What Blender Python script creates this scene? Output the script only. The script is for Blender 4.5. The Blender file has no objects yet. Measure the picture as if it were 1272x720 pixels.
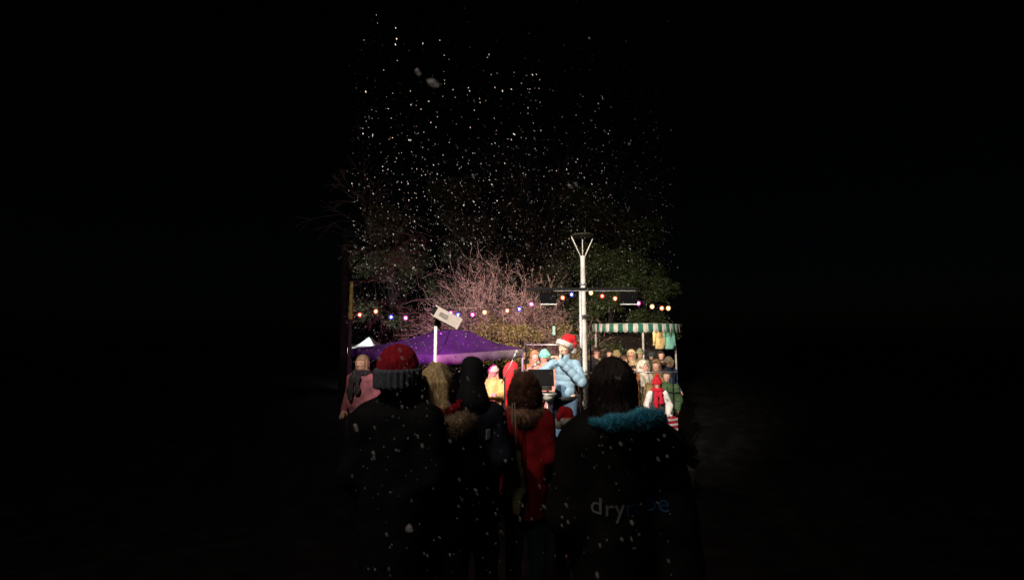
import bpy, math, random
import numpy as np
from mathutils import Vector, Matrix
from mathutils.bvhtree import BVHTree

rnd = random.Random(7)
rng = np.random.default_rng(11)
R = math.radians
scene = bpy.context.scene
col = scene.collection

# ------------------------------------------------------------------ camera
F = 524.0            # focal length in photo pixels (photo 1272 x 720)
HOR = 408.0          # row of the horizon
CZ = 2.4
PITCH = math.atan((HOR - 360.0) / F)
CAM = Vector((0, 0, CZ))

def at(px, py, D):
    """world point at distance D (world y) seen at photo pixel px, py"""
    u = (px - 636.0) / F
    v = (360.0 - py) / F
    c, s = math.cos(PITCH), math.sin(PITCH)
    d = Vector((u, c - v * s, s + v * c))
    return CAM + d * (D / d.y)

def sstep(t):
    t = min(1.0, max(0.0, t))
    return t * t * (3 - 2 * t)

def gz(y):
    """height of the ground: a bank the spectators stand on, the square, a rise behind"""
    return 0.65 * (1 - sstep((y - 2.0) / 3.6)) + 0.28 * sstep((y - 7.5) / 2.6)

# ------------------------------------------------------------------ materials
MATS = {}

def nodes_of(name):
    m = bpy.data.materials.new(name)
    m.use_nodes = True
    nt = m.node_tree
    return m, nt, nt.nodes['Principled BSDF']

def fabric(name, c, rough=0.85, var=0.35, scale=18.0, bump=0.4, stretch=(1, 1, 1), sheen=0.0, metal=0.0, spec=0.3):
    key = (name, tuple(c), rough, var, scale, bump, stretch, sheen, metal)
    if key in MATS:
        return MATS[key]
    m, nt, b = nodes_of(name)
    N, L = nt.nodes, nt.links
    tc = N.new('ShaderNodeTexCoord')
    mp = N.new('ShaderNodeMapping')
    mp.inputs['Scale'].default_value = stretch
    L.new(tc.outputs['Object'], mp.inputs['Vector'])
    no = N.new('ShaderNodeTexNoise')
    no.inputs['Scale'].default_value = scale
    no.inputs['Detail'].default_value = 5
    L.new(mp.outputs['Vector'], no.inputs['Vector'])
    cr = N.new('ShaderNodeValToRGB')
    a = [max(0, x * (1 - var)) for x in c]
    d = [min(1, x * (1 + var)) for x in c]
    cr.color_ramp.elements[0].position = 0.3
    cr.color_ramp.elements[1].position = 0.7
    cr.color_ramp.elements[0].color = (*a, 1)
    cr.color_ramp.elements[1].color = (*d, 1)
    L.new(no.outputs['Fac'], cr.inputs['Fac'])
    L.new(cr.outputs['Color'], b.inputs['Base Color'])
    b.inputs['Roughness'].default_value = rough
    b.inputs['Metallic'].default_value = metal
    b.inputs['Specular IOR Level'].default_value = spec
    if sheen:
        b.inputs['Sheen Weight'].default_value = sheen
    if bump:
        n2 = N.new('ShaderNodeTexNoise')
        n2.inputs['Scale'].default_value = scale * 4
        n2.inputs['Detail'].default_value = 3
        L.new(mp.outputs['Vector'], n2.inputs['Vector'])
        bp = N.new('ShaderNodeBump')
        bp.inputs['Strength'].default_value = bump
        bp.inputs['Distance'].default_value = 0.01
        L.new(n2.outputs['Fac'], bp.inputs['Height'])
        L.new(bp.outputs['Normal'], b.inputs['Normal'])
    MATS[key] = m
    return m

def hairmat(c):
    return fabric('hair_strands', c, rough=0.42, var=0.75, scale=9.0, bump=0.7, stretch=(9, 9, 0.7), spec=0.5)

def glow(name, c, strength):
    m = bpy.data.materials.new(name)
    m.use_nodes = True
    nt = m.node_tree
    nt.nodes.clear()
    o = nt.nodes.new('ShaderNodeOutputMaterial')
    e = nt.nodes.new('ShaderNodeEmission')
    e.inputs['Color'].default_value = (*c, 1)
    e.inputs['Strength'].default_value = strength
    nt.links.new(e.outputs[0], o.inputs['Surface'])
    return m

def glassglow(name, c, strength, clear=0.55):
    m = bpy.data.materials.new(name)
    m.use_nodes = True
    nt = m.node_tree
    nt.nodes.clear()
    N, L = nt.nodes, nt.links
    o = N.new('ShaderNodeOutputMaterial')
    e = N.new('ShaderNodeEmission')
    e.inputs['Color'].default_value = (*c, 1)
    e.inputs['Strength'].default_value = strength
    t = N.new('ShaderNodeBsdfTransparent')
    mx = N.new('ShaderNodeMixShader')
    mx.inputs['Fac'].default_value = clear
    L.new(e.outputs[0], mx.inputs[1])
    L.new(t.outputs[0], mx.inputs[2])
    L.new(mx.outputs[0], o.inputs['Surface'])
    return m

SKIN = fabric('skin', (0.62, 0.36, 0.27), rough=0.55, var=0.12, scale=12, bump=0.05)
BLACKMETAL = fabric('black_metal', (0.005, 0.005, 0.006), rough=0.7, var=0.2, bump=0.05, spec=.12)
GREYMETAL = fabric('grey_metal', (0.35, 0.36, 0.38), rough=0.4, var=0.15, bump=0.05, metal=0.6)
WHITEPAINT = fabric('white_paint', (.52, .50, .47), rough=0.5, var=0.28, scale=5, bump=0.08)
EYE = fabric('dark_eye', (0.02, 0.013, 0.01), rough=0.25, var=0, bump=0)
LIPS = fabric('lips', (0.38, 0.11, 0.10), rough=0.5, var=0.1, bump=0)
WHITEFUR = fabric('white_fur', (0.78, 0.75, 0.72), rough=0.95, var=0.15, scale=60, bump=0.9)
REDFELT = fabric('red_felt', (0.52, 0.012, 0.02), rough=0.9, var=0.25, scale=30, bump=0.4)
BARK = fabric('bark', (0.30, 0.21, 0.17), rough=0.9, var=0.4, scale=14, bump=0.8)

# ------------------------------------------------------------------ mesh helpers
def meshdata(name, V, faces, mat=None, smooth=True):
    """faces: list of arrays (n,k)"""
    me = bpy.data.meshes.new(name)
    V = np.asarray(V, dtype=np.float32)
    if not isinstance(faces, (list, tuple)) or (len(faces) and not isinstance(faces[0], np.ndarray)):
        faces = [np.asarray(faces, dtype=np.int32)]
    faces = [f for f in faces if len(f)]
    me.vertices.add(len(V))
    me.vertices.foreach_set('co', V.ravel())
    loops = np.concatenate([f.ravel() for f in faces]).astype(np.int32)
    counts = np.concatenate([np.full(len(f), f.shape[1], dtype=np.int32) for f in faces])
    starts = np.concatenate([[0], np.cumsum(counts)[:-1]]).astype(np.int32)
    me.loops.add(len(loops))
    me.loops.foreach_set('vertex_index', loops)
    me.polygons.add(len(counts))
    me.polygons.foreach_set('loop_start', starts)
    me.polygons.foreach_set('loop_total', counts)
    me.polygons.foreach_set('use_smooth', np.full(len(counts), smooth))
    me.update(calc_edges=True)
    me.validate()
    if mat:
        me.materials.append(mat)
    return me

def link(name, me, parent=None, loc=None, rotz=0.0, scale=1.0):
    o = bpy.data.objects.new(name, me)
    col.objects.link(o)
    if parent is not None:
        o.parent = parent
    if loc is not None:
        o.location = loc
    if rotz:
        o.rotation_euler = (0, 0, rotz)
    if scale != 1.0:
        o.scale = (scale,) * 3
    return o

def tag(o, label=None, cat=None, group=None, kind=None):
    if label: o['label'] = label
    if cat: o['category'] = cat
    if group: o['group'] = group
    if kind: o['kind'] = kind
    return o

def root(name, label, cat, loc, rotz=0.0, group=None, kind=None):
    o = link(name, None, loc=loc, rotz=rotz)
    return tag(o, label, cat, group, kind)

class MB:
    """collects boxes, tubes, lathes into one mesh"""
    def __init__(self):
        self.V, self.Q, self.T, self.n = [], [], [], 0
    def add(self, V, quads=(), tris=()):
        V = np.asarray(V, dtype=float).reshape(-1, 3)
        if len(quads): self.Q.append(np.asarray(quads, dtype=np.int32) + self.n)
        if len(tris): self.T.append(np.asarray(tris, dtype=np.int32) + self.n)
        self.V.append(V); self.n += len(V)
        return self
    def box(self, c, s, M=None, taper=1.0):
        x, y, z = [k / 2 for k in s]
        v = np.array([(-x, -y, -z), (x, -y, -z), (x, y, -z), (-x, y, -z), (-x * taper, -y * taper, z), (x * taper, -y * taper, z), (x * taper, y * taper, z), (-x * taper, y * taper, z)])
        if M is not None:
            v = v @ np.array(M.to_3x3()).T
        v = v + np.array(c)
        return self.add(v, [(0, 3, 2, 1), (4, 5, 6, 7), (0, 1, 5, 4), (1, 2, 6, 5), (2, 3, 7, 6), (3, 0, 4, 7)])
    def tube(self, pts, rad, n=8, cap=True):
        pts = [Vector(p) for p in pts]
        if not isinstance(rad, (list, tuple)): rad = [rad] * len(pts)
        rings = []
        prev = None
        for i, p in enumerate(pts):
            t = (pts[min(i + 1, len(pts) - 1)] - pts[max(i - 1, 0)]).normalized()
            a = Vector((0, 0, 1)) if abs(t.z) < 0.9 else Vector((1, 0, 0))
            if prev is not None: a = prev
            u = (a - t * a.dot(t)).normalized(); w = t.cross(u); prev = u
            for k in range(n):
                an = 2 * math.pi * k / n
                rings.append(p + (u * math.cos(an) + w * math.sin(an)) * rad[i])
        q = []
        for i in range(len(pts) - 1):
            for k in range(n):
                q.append((i * n + k, i * n + (k + 1) % n, (i + 1) * n + (k + 1) % n, (i + 1) * n + k))
        t = []
        V = [tuple(v) for v in rings]
        if cap:
            a, b = len(V), len(V) + 1
            V += [tuple(pts[0]), tuple(pts[-1])]
            o = (len(pts) - 1) * n
            for k in range(n):
                t.append((a, (k + 1) % n, k)); t.append((b, o + k, o + (k + 1) % n))
        return self.add(V, q, t)
    def lathe(self, prof, n=24, c=(0, 0, 0)):
        V = [(r * math.cos(2 * math.pi * k / n) + c[0], r * math.sin(2 * math.pi * k / n) + c[1], z + c[2]) for r, z in prof for k in range(n)]
        q = [(i * n + k, i * n + (k + 1) % n, (i + 1) * n + (k + 1) % n, (i + 1) * n + k) for i in range(len(prof) - 1) for k in range(n)]
        return self.add(V, q)
    def ball(self, c, r, n=10, s=(1, 1, 1)):
        m = max(5, n // 2 + 1)
        prof = [(max(1e-4, math.sin(math.pi * i / (m - 1))) * r, -math.cos(math.pi * i / (m - 1)) * r) for i in range(m)]
        V = np.array([(rr * math.cos(2 * math.pi * k / n) * s[0] + c[0], rr * math.sin(2 * math.pi * k / n) * s[1] + c[1], z * s[2] + c[2]) for rr, z in prof for k in range(n)])
        q = [(i * n + k, i * n + (k + 1) % n, (i + 1) * n + (k + 1) % n, (i + 1) * n + k) for i in range(m - 1) for k in range(n)]
        return self.add(V, q)
    def data(self, name, mat, smooth=False):
        return meshdata(name, np.concatenate(self.V), [np.concatenate(x) for x in (self.Q, self.T) if x], mat, smooth)
    def build(self, name, mat, parent=None, smooth=False, loc=None, rotz=0.0):
        return link(name, self.data(name, mat, smooth), parent, loc, rotz)

# ------------------------------------------------------------------ distance fields -> meshes
def cap(a, b, ra, rb=None, sc=(1, 1, 1), quilt=None):
    rb = ra if rb is None else rb
    a = np.array(a, np.float32); b = np.array(b, np.float32); sc = np.array(sc, np.float32)
    def f(P):
        A, B = a / sc, b / sc
        p = P / sc - A
        ba = B - A
        L2 = float(ba @ ba) + 1e-9
        t = np.clip((p @ ba) / L2, 0, 1)
        r = ra + (rb - ra) * t
        if quilt:
            L = math.sqrt(L2)
            r = r + quilt[1] * (np.abs(np.sin(np.pi * (t * L / quilt[0] + 0.5))) ** 0.6 - 0.6)
        return (np.sqrt(((p - t[:, None] * ba) ** 2).sum(1)) - r) * float(sc.min())
    f.lo = np.minimum(a, b) - max(ra, rb) * sc * 1.15 - 0.03
    f.hi = np.maximum(a, b) + max(ra, rb) * sc * 1.15 + 0.03
    return f

def ell(c, r):
    c = np.array(c, np.float32); r = np.array(r, np.float32)
    def f(P):
        q = (P - c) / r
        k = np.sqrt((q ** 2).sum(1)) + 1e-6
        return (k - 1) * k / (np.sqrt((((P - c) / (r * r)) ** 2).sum(1)) + 1e-6)
    f.lo = c - r * 1.1 - 0.02; f.hi = c + r * 1.1 + 0.02
    return f

def smin(a, b, k):
    h = np.clip(0.5 + 0.5 * (b - a) / k, 0, 1)
    return b + (a - b) * h - k * h * (1 - h)

def union(prims, k=0.03):
    def f(P):
        d = prims[0](P)
        for q in prims[1:]:
            d = smin(d, q(P), k) if k > 0 else np.minimum(d, q(P))
        return d
    f.lo = np.min([q.lo for q in prims], 0); f.hi = np.max([q.hi for q in prims], 0)
    return f

def mod(f, g):
    """g(P, d) -> new d"""
    def h(P): return g(P, f(P))
    h.lo, h.hi = f.lo, f.hi
    return h

def folds(seed, amp, freq=12.0, zs=0.4):
    r = np.random.default_rng(seed)
    D = r.normal(size=(9, 3)).astype(np.float32)
    D[:, 2] *= zs
    D *= freq * (0.5 + r.random((9, 1)).astype(np.float32) * 1.3) / np.linalg.norm(D, axis=1, keepdims=True)
    ph = r.random(9).astype(np.float32) * 6.28
    W = r.normal(size=(9, 3)).astype(np.float32) * 4
    def g(P):
        o = 0
        for i in range(9):
            o = o + np.sin(P @ D[i] + ph[i] + 1.3 * np.sin(P @ W[i]))
        return amp * o / 3.0
    return g

def snets(f, h, name, mat=None, lo=None, hi=None):
    lo = np.array(f.lo if lo is None else lo, np.float32) - 2 * h
    hi = np.array(f.hi if hi is None else hi, np.float32) + 2 * h
    n = np.ceil((hi - lo) / h).astype(int) + 1
    ax = [lo[i] + h * np.arange(n[i], dtype=np.float32) for i in range(3)]
    G = np.stack(np.meshgrid(*ax, indexing='ij'), -1).reshape(-1, 3).astype(np.float32)
    out = np.empty(len(G), np.float32)
    for i in range(0, len(G), 200000):
        out[i:i + 200000] = f(G[i:i + 200000])
    V = out.reshape(n)
    S = V < 0
    cs = np.zeros(n - 1, np.int8)
    offs = [(i, j, k) for i in (0, 1) for j in (0, 1) for k in (0, 1)]
    for i, j, k in offs:
        cs += S[i:n[0] - 1 + i, j:n[1] - 1 + j, k:n[2] - 1 + k]
    act = (cs > 0) & (cs < 8)
    I = np.argwhere(act)
    acc = np.zeros((len(I), 3)); cnt = np.zeros(len(I))
    for a in offs:
        for d in range(3):
            if a[d]: continue
            b = list(a); b[d] = 1
            ia = I + a; ib = I + b
            va = V[ia[:, 0], ia[:, 1], ia[:, 2]]; vb = V[ib[:, 0], ib[:, 1], ib[:, 2]]
            c = (va < 0) != (vb < 0)
            t = np.where(c, va / np.where(c, va - vb, 1), 0)
            p = np.array(a, float)[None] + t[:, None] * (np.array(b) - np.array(a))[None]
            acc += np.where(c[:, None], p, 0); cnt += c
    P = lo + h * (I + acc / np.maximum(cnt, 1)[:, None])
    idx = np.full(act.shape, -1, np.int32)
    idx[act] = np.arange(len(I))
    quads = []
    for d in range(3):
        e, g = (d + 1) % 3, (d + 2) % 3
        sl0 = [slice(None)] * 3; sl1 = [slice(None)] * 3
        sl0[d] = slice(0, n[d] - 1); sl1[d] = slice(1, n[d])
        X = S[tuple(sl0)] != S[tuple(sl1)]
        E = np.argwhere(X)
        E = E[(E[:, e] > 0) & (E[:, g] > 0) & (E[:, e] < n[e] - 1) & (E[:, g] < n[g] - 1)]
        ins = S[E[:, 0], E[:, 1], E[:, 2]]
        def cell(de, dg):
            c = E.copy(); c[:, e] += de; c[:, g] += dg
            return idx[c[:, 0], c[:, 1], c[:, 2]]
        q = np.stack([cell(-1, -1), cell(0, -1), cell(0, 0), cell(-1, 0)], 1)
        q[~ins] = q[~ins][:, ::-1]
        quads.append(q[(q >= 0).all(1)])
    return meshdata(name, P, [np.concatenate(quads).astype(np.int32)], mat)

def furry(me, count, length, width, seed=0, droop=0.3):
    """adds many thin hairs (three-sided spikes) to the surface of a mesh"""
    r = np.random.default_rng(seed)
    nv = len(me.vertices)
    co = np.empty(nv * 3, np.float32); me.vertices.foreach_get('co', co); co = co.reshape(-1, 3)
    no = np.empty(nv * 3, np.float32); me.vertices.foreach_get('normal', no); no = no.reshape(-1, 3)
    nq = len(me.polygons)
    lt = np.empty(len(me.loops), np.int32); me.loops.foreach_get('vertex_index', lt)
    i = r.integers(0, nv, count)
    b = co[i] + r.normal(size=(count, 3)) * width * 2
    d = no[i] + r.normal(size=(count, 3)) * 0.45
    d[:, 2] -= droop
    d /= np.linalg.norm(d, axis=1, keepdims=True) + 1e-6
    s = np.cross(d, r.normal(size=(count, 3))); s /= np.linalg.norm(s, axis=1, keepdims=True) + 1e-6
    w = np.cross(d, s)
    tip = b + d * (length * (0.5 + r.random((count, 1))))
    v = np.stack([b + s * width, b - s * width * .5 + w * width * .87, b - s * width * .5 - w * width * .87, tip], 1).reshape(-1, 3)
    k = np.arange(count)[:, None] * 4 + nv
    tri = np.concatenate([k + np.array([[0, 1, 3]]), k + np.array([[1, 2, 3]]), k + np.array([[2, 0, 3]])])
    mats = [m for m in me.materials]
    out = meshdata(me.name, np.concatenate([co, v]), [lt.reshape(-1, 4), tri.astype(np.int32)], None)
    for m in mats: out.materials.append(m)
    return out

# ------------------------------------------------------------------ people
ARMS = {
    'down': ((.175, -.01, 1.40), (.215, -.03, 1.12), (.22, .07, .88)),
    'pockets': ((.175, -.01, 1.40), (.235, -.05, 1.13), (.19, .13, .96)),
    'front': ((.172, 0, 1.40), (.215, .05, 1.13), (.06, .25, 1.19)),
    'phone': ((.172, 0.01, 1.40), (.225, .18, 1.20), (.07, .32, 1.43)),
    'tuck': ((.16, -.01, 1.38), (.20, -.04, 1.12), (.17, .11, .95)),
    'sing': (((.175, 0.01, 1.40), (.31, .10, 1.29), (.40, .31, 1.22)), ((.175, 0.01, 1.40), (.30, .09, 1.17), (.03, .215, 1.455))),
    'akimbo': ((.172, 0, 1.40), (.265, .02, 1.14), (.20, .10, 0.92)),
}
CACHE = {}

def armpts(arms, side):
    a = ARMS[arms]
    if len(a) == 2: a = a[0 if side > 0 else 1]
    return [(p[0] * side, p[1], p[2]) for p in a]

def hand_prims(el, ha, side, curl):
    el, ha = Vector(el), Vector(ha)
    d = (ha - el).normalized()
    up = Vector((0, 0, 1)) if abs(d.z) < 0.8 else Vector((0, 1, 0))
    lat = d.cross(up).normalized()           # across the palm
    nor = lat.cross(d).normalized()
    if nor.y * 1.0 + nor.z < 0: nor = -nor
    P = [cap(ha, ha + d * 0.075, .026, .033, (1, 1, 1))]
    for k, (o, L) in enumerate(((-.030, .062), (-.010, .074), (.010, .078), (.029, .070))):
        a = ha + d * 0.085 + lat * o
        b = a + d * L * 0.5 - nor * curl * 0.02
        c = b + d * L * (0.5 - 0.35 * curl) - nor * curl * 0.045
        P += [cap(a, b, .0098, .009), cap(b, c, .009, .0075)]
    th = ha + d * 0.03 + lat * (-.03 if side > 0 else .03)
    t2 = th + d * .035 + lat * (-.03 if side > 0 else .03) - nor * .012
    P += [cap(th, t2, .013, .011), cap(t2, t2 + d * .03 - nor * .01, .0105, .0085)]
    return P

def body_mesh(arms, h, step=0.0):
    key = ('body', arms, h, step)
    if key in CACHE: return CACHE[key]
    P = [cap((0, 0, .95), (0, -.01, 1.14), .118, .108, (1, .72, 1)),
         cap((0, -.01, 1.14), (0, -.012, 1.34), .110, .112, (1.08, .70, 1)),
         cap((-.13, -.015, 1.405), (.13, -.015, 1.405), .056),
         cap((0, -.015, 1.40), (0, .005, 1.56), .062, .055)]
    for s in (-1, 1):
        sh, el, ha = armpts(arms, s)
        P += [cap(sh, el, .052, .042), cap(el, ha, .042, .028)]
        fy = step * s
        P += [cap((.085 * s, 0, .92), (.095 * s, .02 + fy * .5, .49), .092, .057), cap((.095 * s, .02 + fy * .5, .49), (.10 * s, -.015 + fy, .10), .057, .038),
              cap((.10 * s, -.03 + fy, .05), (.115 * s, .15 + fy, .035), .043, .033)]
    B = union(P, .035)
    head = union([ell((0, 0, 1.645), (.078, .098, .112)), ell((0, .03, 1.585), (.056, .064, .072)), cap((0, .085, 1.645), (0, .112, 1.608), .009, .015),
                  cap((-.035, .078, 1.668), (.035, .078, 1.668), .014), ell((-.035, .07, 1.615), (.022, .022, .02)), ell((.035, .07, 1.615), (.022, .022, .02)),
                  ell((0, .083, 1.565), (.022, .016, .010)), ell((0, .075, 1.54), (.02, .02, .018)),
                  ell((-.080, -.005, 1.63), (.012, .022, .032)), ell((.080, -.005, 1.63), (.012, .022, .032))], .014)
    H = []
    for s in (-1, 1):
        sh, el, ha = armpts(arms, s)
        H += hand_prims(el, ha, s, .8 if arms in ('sing', 'phone', 'front') else .45)
    Hn = union(H, .006)
    def f(Q):
        return smin(smin(B(Q), head(Q), .02), Hn(Q), .01)
    f.lo = np.min([B.lo, head.lo, Hn.lo], 0); f.hi = np.max([B.hi, head.hi, Hn.hi], 0)
    f.lo[2] = 0.0
    CACHE[key] = snets(f, h, 'person', SKIN)
    return CACHE[key]

def coat_mesh(arms, h, hem, puff, quilt, seed, flare, collar, bulk=1.0, amp=.006, drop=0.0, extra=()):
    key = ('coat', arms, h, hem, puff, quilt, seed, flare, collar, bulk, amp, drop)
    if key in CACHE: return CACHE[key]
    q = (quilt, .012) if quilt else None
    low = max(hem - 0.06, 0.1)
    P = [cap((0, -.01, 1.31 - drop), (0, -.01, 1.02), .142 * bulk + puff, .138 * bulk + puff, (1.08, .80, 1), q),
         cap((0, -.01, 1.02), (0, -.01, low), .138 * bulk + puff, .146 * bulk + puff + flare, (1.08, .84, 1), q),
         cap((-.12, -.02, 1.395 - drop), (.12, -.02, 1.395 - drop), .066 + puff * .7),
         cap((0, -.02, 1.42 - drop), (0, -.005, 1.50 - drop), .088 + puff * .5, collar)]
    for s in (-1, 1):
        sh, el, ha = armpts(arms, s)
        P += [cap(sh, el, .064 + puff, .053 + puff, (1, 1, 1), q), cap(el, ha, .053 + puff, .042 + puff * .6, (1, 1, 1), q)]
    P += [cap(*e) for e in extra]
    f = union(P, .018 if quilt else .045)
    fo = folds(seed, amp, 15, .5)
    fo2 = folds(seed + 50, amp * .35, 55, .5)
    def g(Q, d):
        d = d + fo(Q) + fo2(Q)
        d = np.maximum(d, hem + .012 * np.sin(Q[:, 0] * 22 + seed) - Q[:, 2])
        return d
    CACHE[key] = snets(mod(f, g), h, 'coat')
    return CACHE[key]

def trousers_mesh(h, wide, seed, step=0.0):
    key = ('trousers', h, wide, seed, step)
    if key in CACHE: return CACHE[key]
    P = [cap((0, -.005, 1.03), (0, -.005, .93), .150 + wide * .5, .155 + wide * .5, (1, .78, 1))]
    for s in (-1, 1):
        fy = step * s
        P += [cap((.088 * s, 0, .90), (.098 * s, .02 + fy * .5, .49), .102 + wide, .078 + wide), cap((.098 * s, .02 + fy * .5, .49), (.102 * s, -.015 + fy, .09), .078 + wide, .066 + wide)]
    fo = folds(seed, .007, 18, 1.6)
    CACHE[key] = snets(mod(union(P, .03), lambda Q, d: np.maximum(d + fo(Q), .07 - Q[:, 2])), h, 'trousers')
    return CACHE[key]

def boot_mesh(s, step=0.0):
    key = ('boot', s, step)
    if key in CACHE: return CACHE[key]
    fy = step * s
    f = union([cap((.102 * s, -.02 + fy, .15), (.102 * s, -.025 + fy, .06), .056, .055), cap((.102 * s, -.03 + fy, .05), (.118 * s, .17 + fy, .045), .056, .048)], .03)
    CACHE[key] = snets(mod(f, lambda Q, d: np.maximum(d, .004 - Q[:, 2])), .014, 'boot')
    return CACHE[key]

def beanie_mesh(h, z0=1.66, tall=0.0, rx=.098):
    key = ('beanie', h, z0, tall, rx)
    if key in CACHE: return CACHE[key]
    f = ell((0, -.01, 1.665 + tall * .4), (rx, rx + .018, .125 + tall))
    kn = folds(5, .0025, 90, 1)
    def g(Q, d):
        an = np.arctan2(Q[:, 0], Q[:, 1])
        return np.maximum(d + kn(Q) + .0025 * np.sin(an * 36), z0 - Q[:, 2])
    CACHE[key] = snets(mod(f, g), h, 'hat')
    return CACHE[key]

def brim_mesh(h, z0, z1, r, ribs, amp, name='brim'):
    key = ('brim', h, z0, z1, r, ribs, amp, name)
    if key in CACHE: return CACHE[key]
    def f(Q):
        rr = np.sqrt(Q[:, 0] ** 2 + ((Q[:, 1] + .01) * .86) ** 2)
        an = np.arctan2(Q[:, 0], Q[:, 1])
        zz = np.abs(Q[:, 2] - (z0 + z1) / 2) - (z1 - z0) / 2 + .016
        a = np.abs(rr - r + .012) - .004
        d = np.sqrt(np.maximum(a, 0) ** 2 + np.maximum(zz, 0) ** 2) - .014
        return d + amp * np.sin(an * ribs)
    f.lo = np.array((-r - .03, -r * 1.2 - .04, z0 - .01)); f.hi = np.array((r + .03, r * 1.2 + .03, z1 + .01))
    CACHE[key] = snets(f, h, name)
    return CACHE[key]

def hair_mesh(h, length, skew, width, seed, parting=True, amp=.005, spread=0.0, bang=1.665):
    key = ('hair', h, length, skew, width, seed, amp, spread, bang)
    if key in CACHE: return CACHE[key]
    zl = 1.64 - length
    P = [ell((0, -.012, 1.66), (.092, .112, .112)),
         cap((0, -.035, 1.62), (skew, -.065 if length < .2 else -.10, zl), .088, width, (1, .82, 1))]
    for s in (-1, 1):
        P.append(cap((.062 * s, .0, 1.64), (.07 * s + skew + spread * s, .0, zl + .04), .034, .03))
    f = union(P, .04)
    r1 = folds(seed, 1.0, 20, .35)
    def g(Q, d):
        an = np.arctan2(Q[:, 0] - skew * np.clip((1.64 - Q[:, 2]) / max(length, .01), 0, 1), -Q[:, 1] - .03)
        d = d + amp * (.6 * np.sin(an * 17 + 2.2 * r1(Q)) + .5 * np.sin(an * 41 + 3 * r1(Q))) * np.clip((1.74 - Q[:, 2]) * 9, .12, 1)
        face = np.maximum(np.maximum(.040 - Q[:, 1], Q[:, 2] - bang - .02), np.abs(Q[:, 0]) - .068)
        d = np.maximum(d, -face)
        return np.maximum(d, zl + .03 * np.sin(Q[:, 0] * 70 + seed) * .6 - Q[:, 2])
    CACHE[key] = snets(mod(f, g), h, 'hair')
    return CACHE[key]

def hood_mesh(h, top, flat=False):
    key = ('hood', h, top, flat)
    if key in CACHE: return CACHE[key]
    if flat:
        P = [cap((-.025, -.03, 1.735), (.025, -.03, 1.735), .045), cap((0, -.03, 1.72), (0, -.05, 1.49), .062, .118, (1, 1.0, 1)), ell((0, -.01, 1.65), (.082, .112, .105)), cap((-.08, -.04, 1.43), (.08, -.04, 1.43), .05)]
    else:
        P = [ell((0, -.015, 1.66), (.108, .128, .125)), cap((0, -.05, 1.60), (0, -.05, 1.47), .11, .105)]
    fo = folds(3, .005, 22, .6)
    def g(Q, d):
        face = np.sqrt((Q[:, 0] / .072) ** 2 + ((Q[:, 2] - 1.635) / .095) ** 2) - 1
        face = np.maximum(face * .07, .03 - Q[:, 1])
        return np.maximum(d + fo(Q), -face)
    CACHE[key] = snets(mod(union(P, .04), g), h, 'hood')
    return CACHE[key]

def santa_mesh(h, side=1):
    key = ('santa', h, side)
    if key in CACHE: return CACHE[key]
    P = [cap((0, -.01, 1.70), (.012 * side, -.02, 1.765), .096, .078, (1, 1.1, 1)), cap((.012 * side, -.02, 1.765), (.06 * side, -.05, 1.80), .078, .052),
         cap((.06 * side, -.05, 1.80), (.115 * side, -.075, 1.745), .05, .030), cap((.115 * side, -.075, 1.745), (.128 * side, -.08, 1.67), .03, .018)]
    fo = folds(9, .004, 30, 1)
    CACHE[key] = snets(mod(union(P, .03), lambda Q, d: np.maximum(d + fo(Q), 1.69 - Q[:, 2])), h, 'hat')
    return CACHE[key]

def scarf_mesh(h, seed, tail=True, r=.10):
    key = ('scarf', h, seed, tail, r)
    if key in CACHE: return CACHE[key]
    P = []
    for k in range(12):
        a, b = 2 * math.pi * k / 12, 2 * math.pi * (k + 1) / 12
        P.append(cap((r * math.sin(a), r * math.cos(a) - .01, 1.49 + .012 * math.cos(a)), (r * math.sin(b), r * math.cos(b) - .01, 1.49 + .012 * math.cos(b)), .042))
    if tail:
        P.append(cap((.05, .15, 1.45), (.07, .185, 1.14), .045, .05, (1, .5, 1)))
        P.append(cap((-.04, .15, 1.45), (-.05, .185, 1.22), .04, .045, (1, .5, 1)))
    fo = folds(seed, .006, 40, .6)
    CACHE[key] = snets(mod(union(P, .02), lambda Q, d: d + fo(Q)), h, 'scarf')
    return CACHE[key]

def withmat(me, mat, name=None):
    k = ('m', me.name, mat.name)
    if k in CACHE: return CACHE[k]
    c = me.copy()
    c.materials.clear(); c.materials.append(mat)
    if name: c.name = name
    CACHE[k] = c
    return c

PEOPLE_GROUP = None

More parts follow.
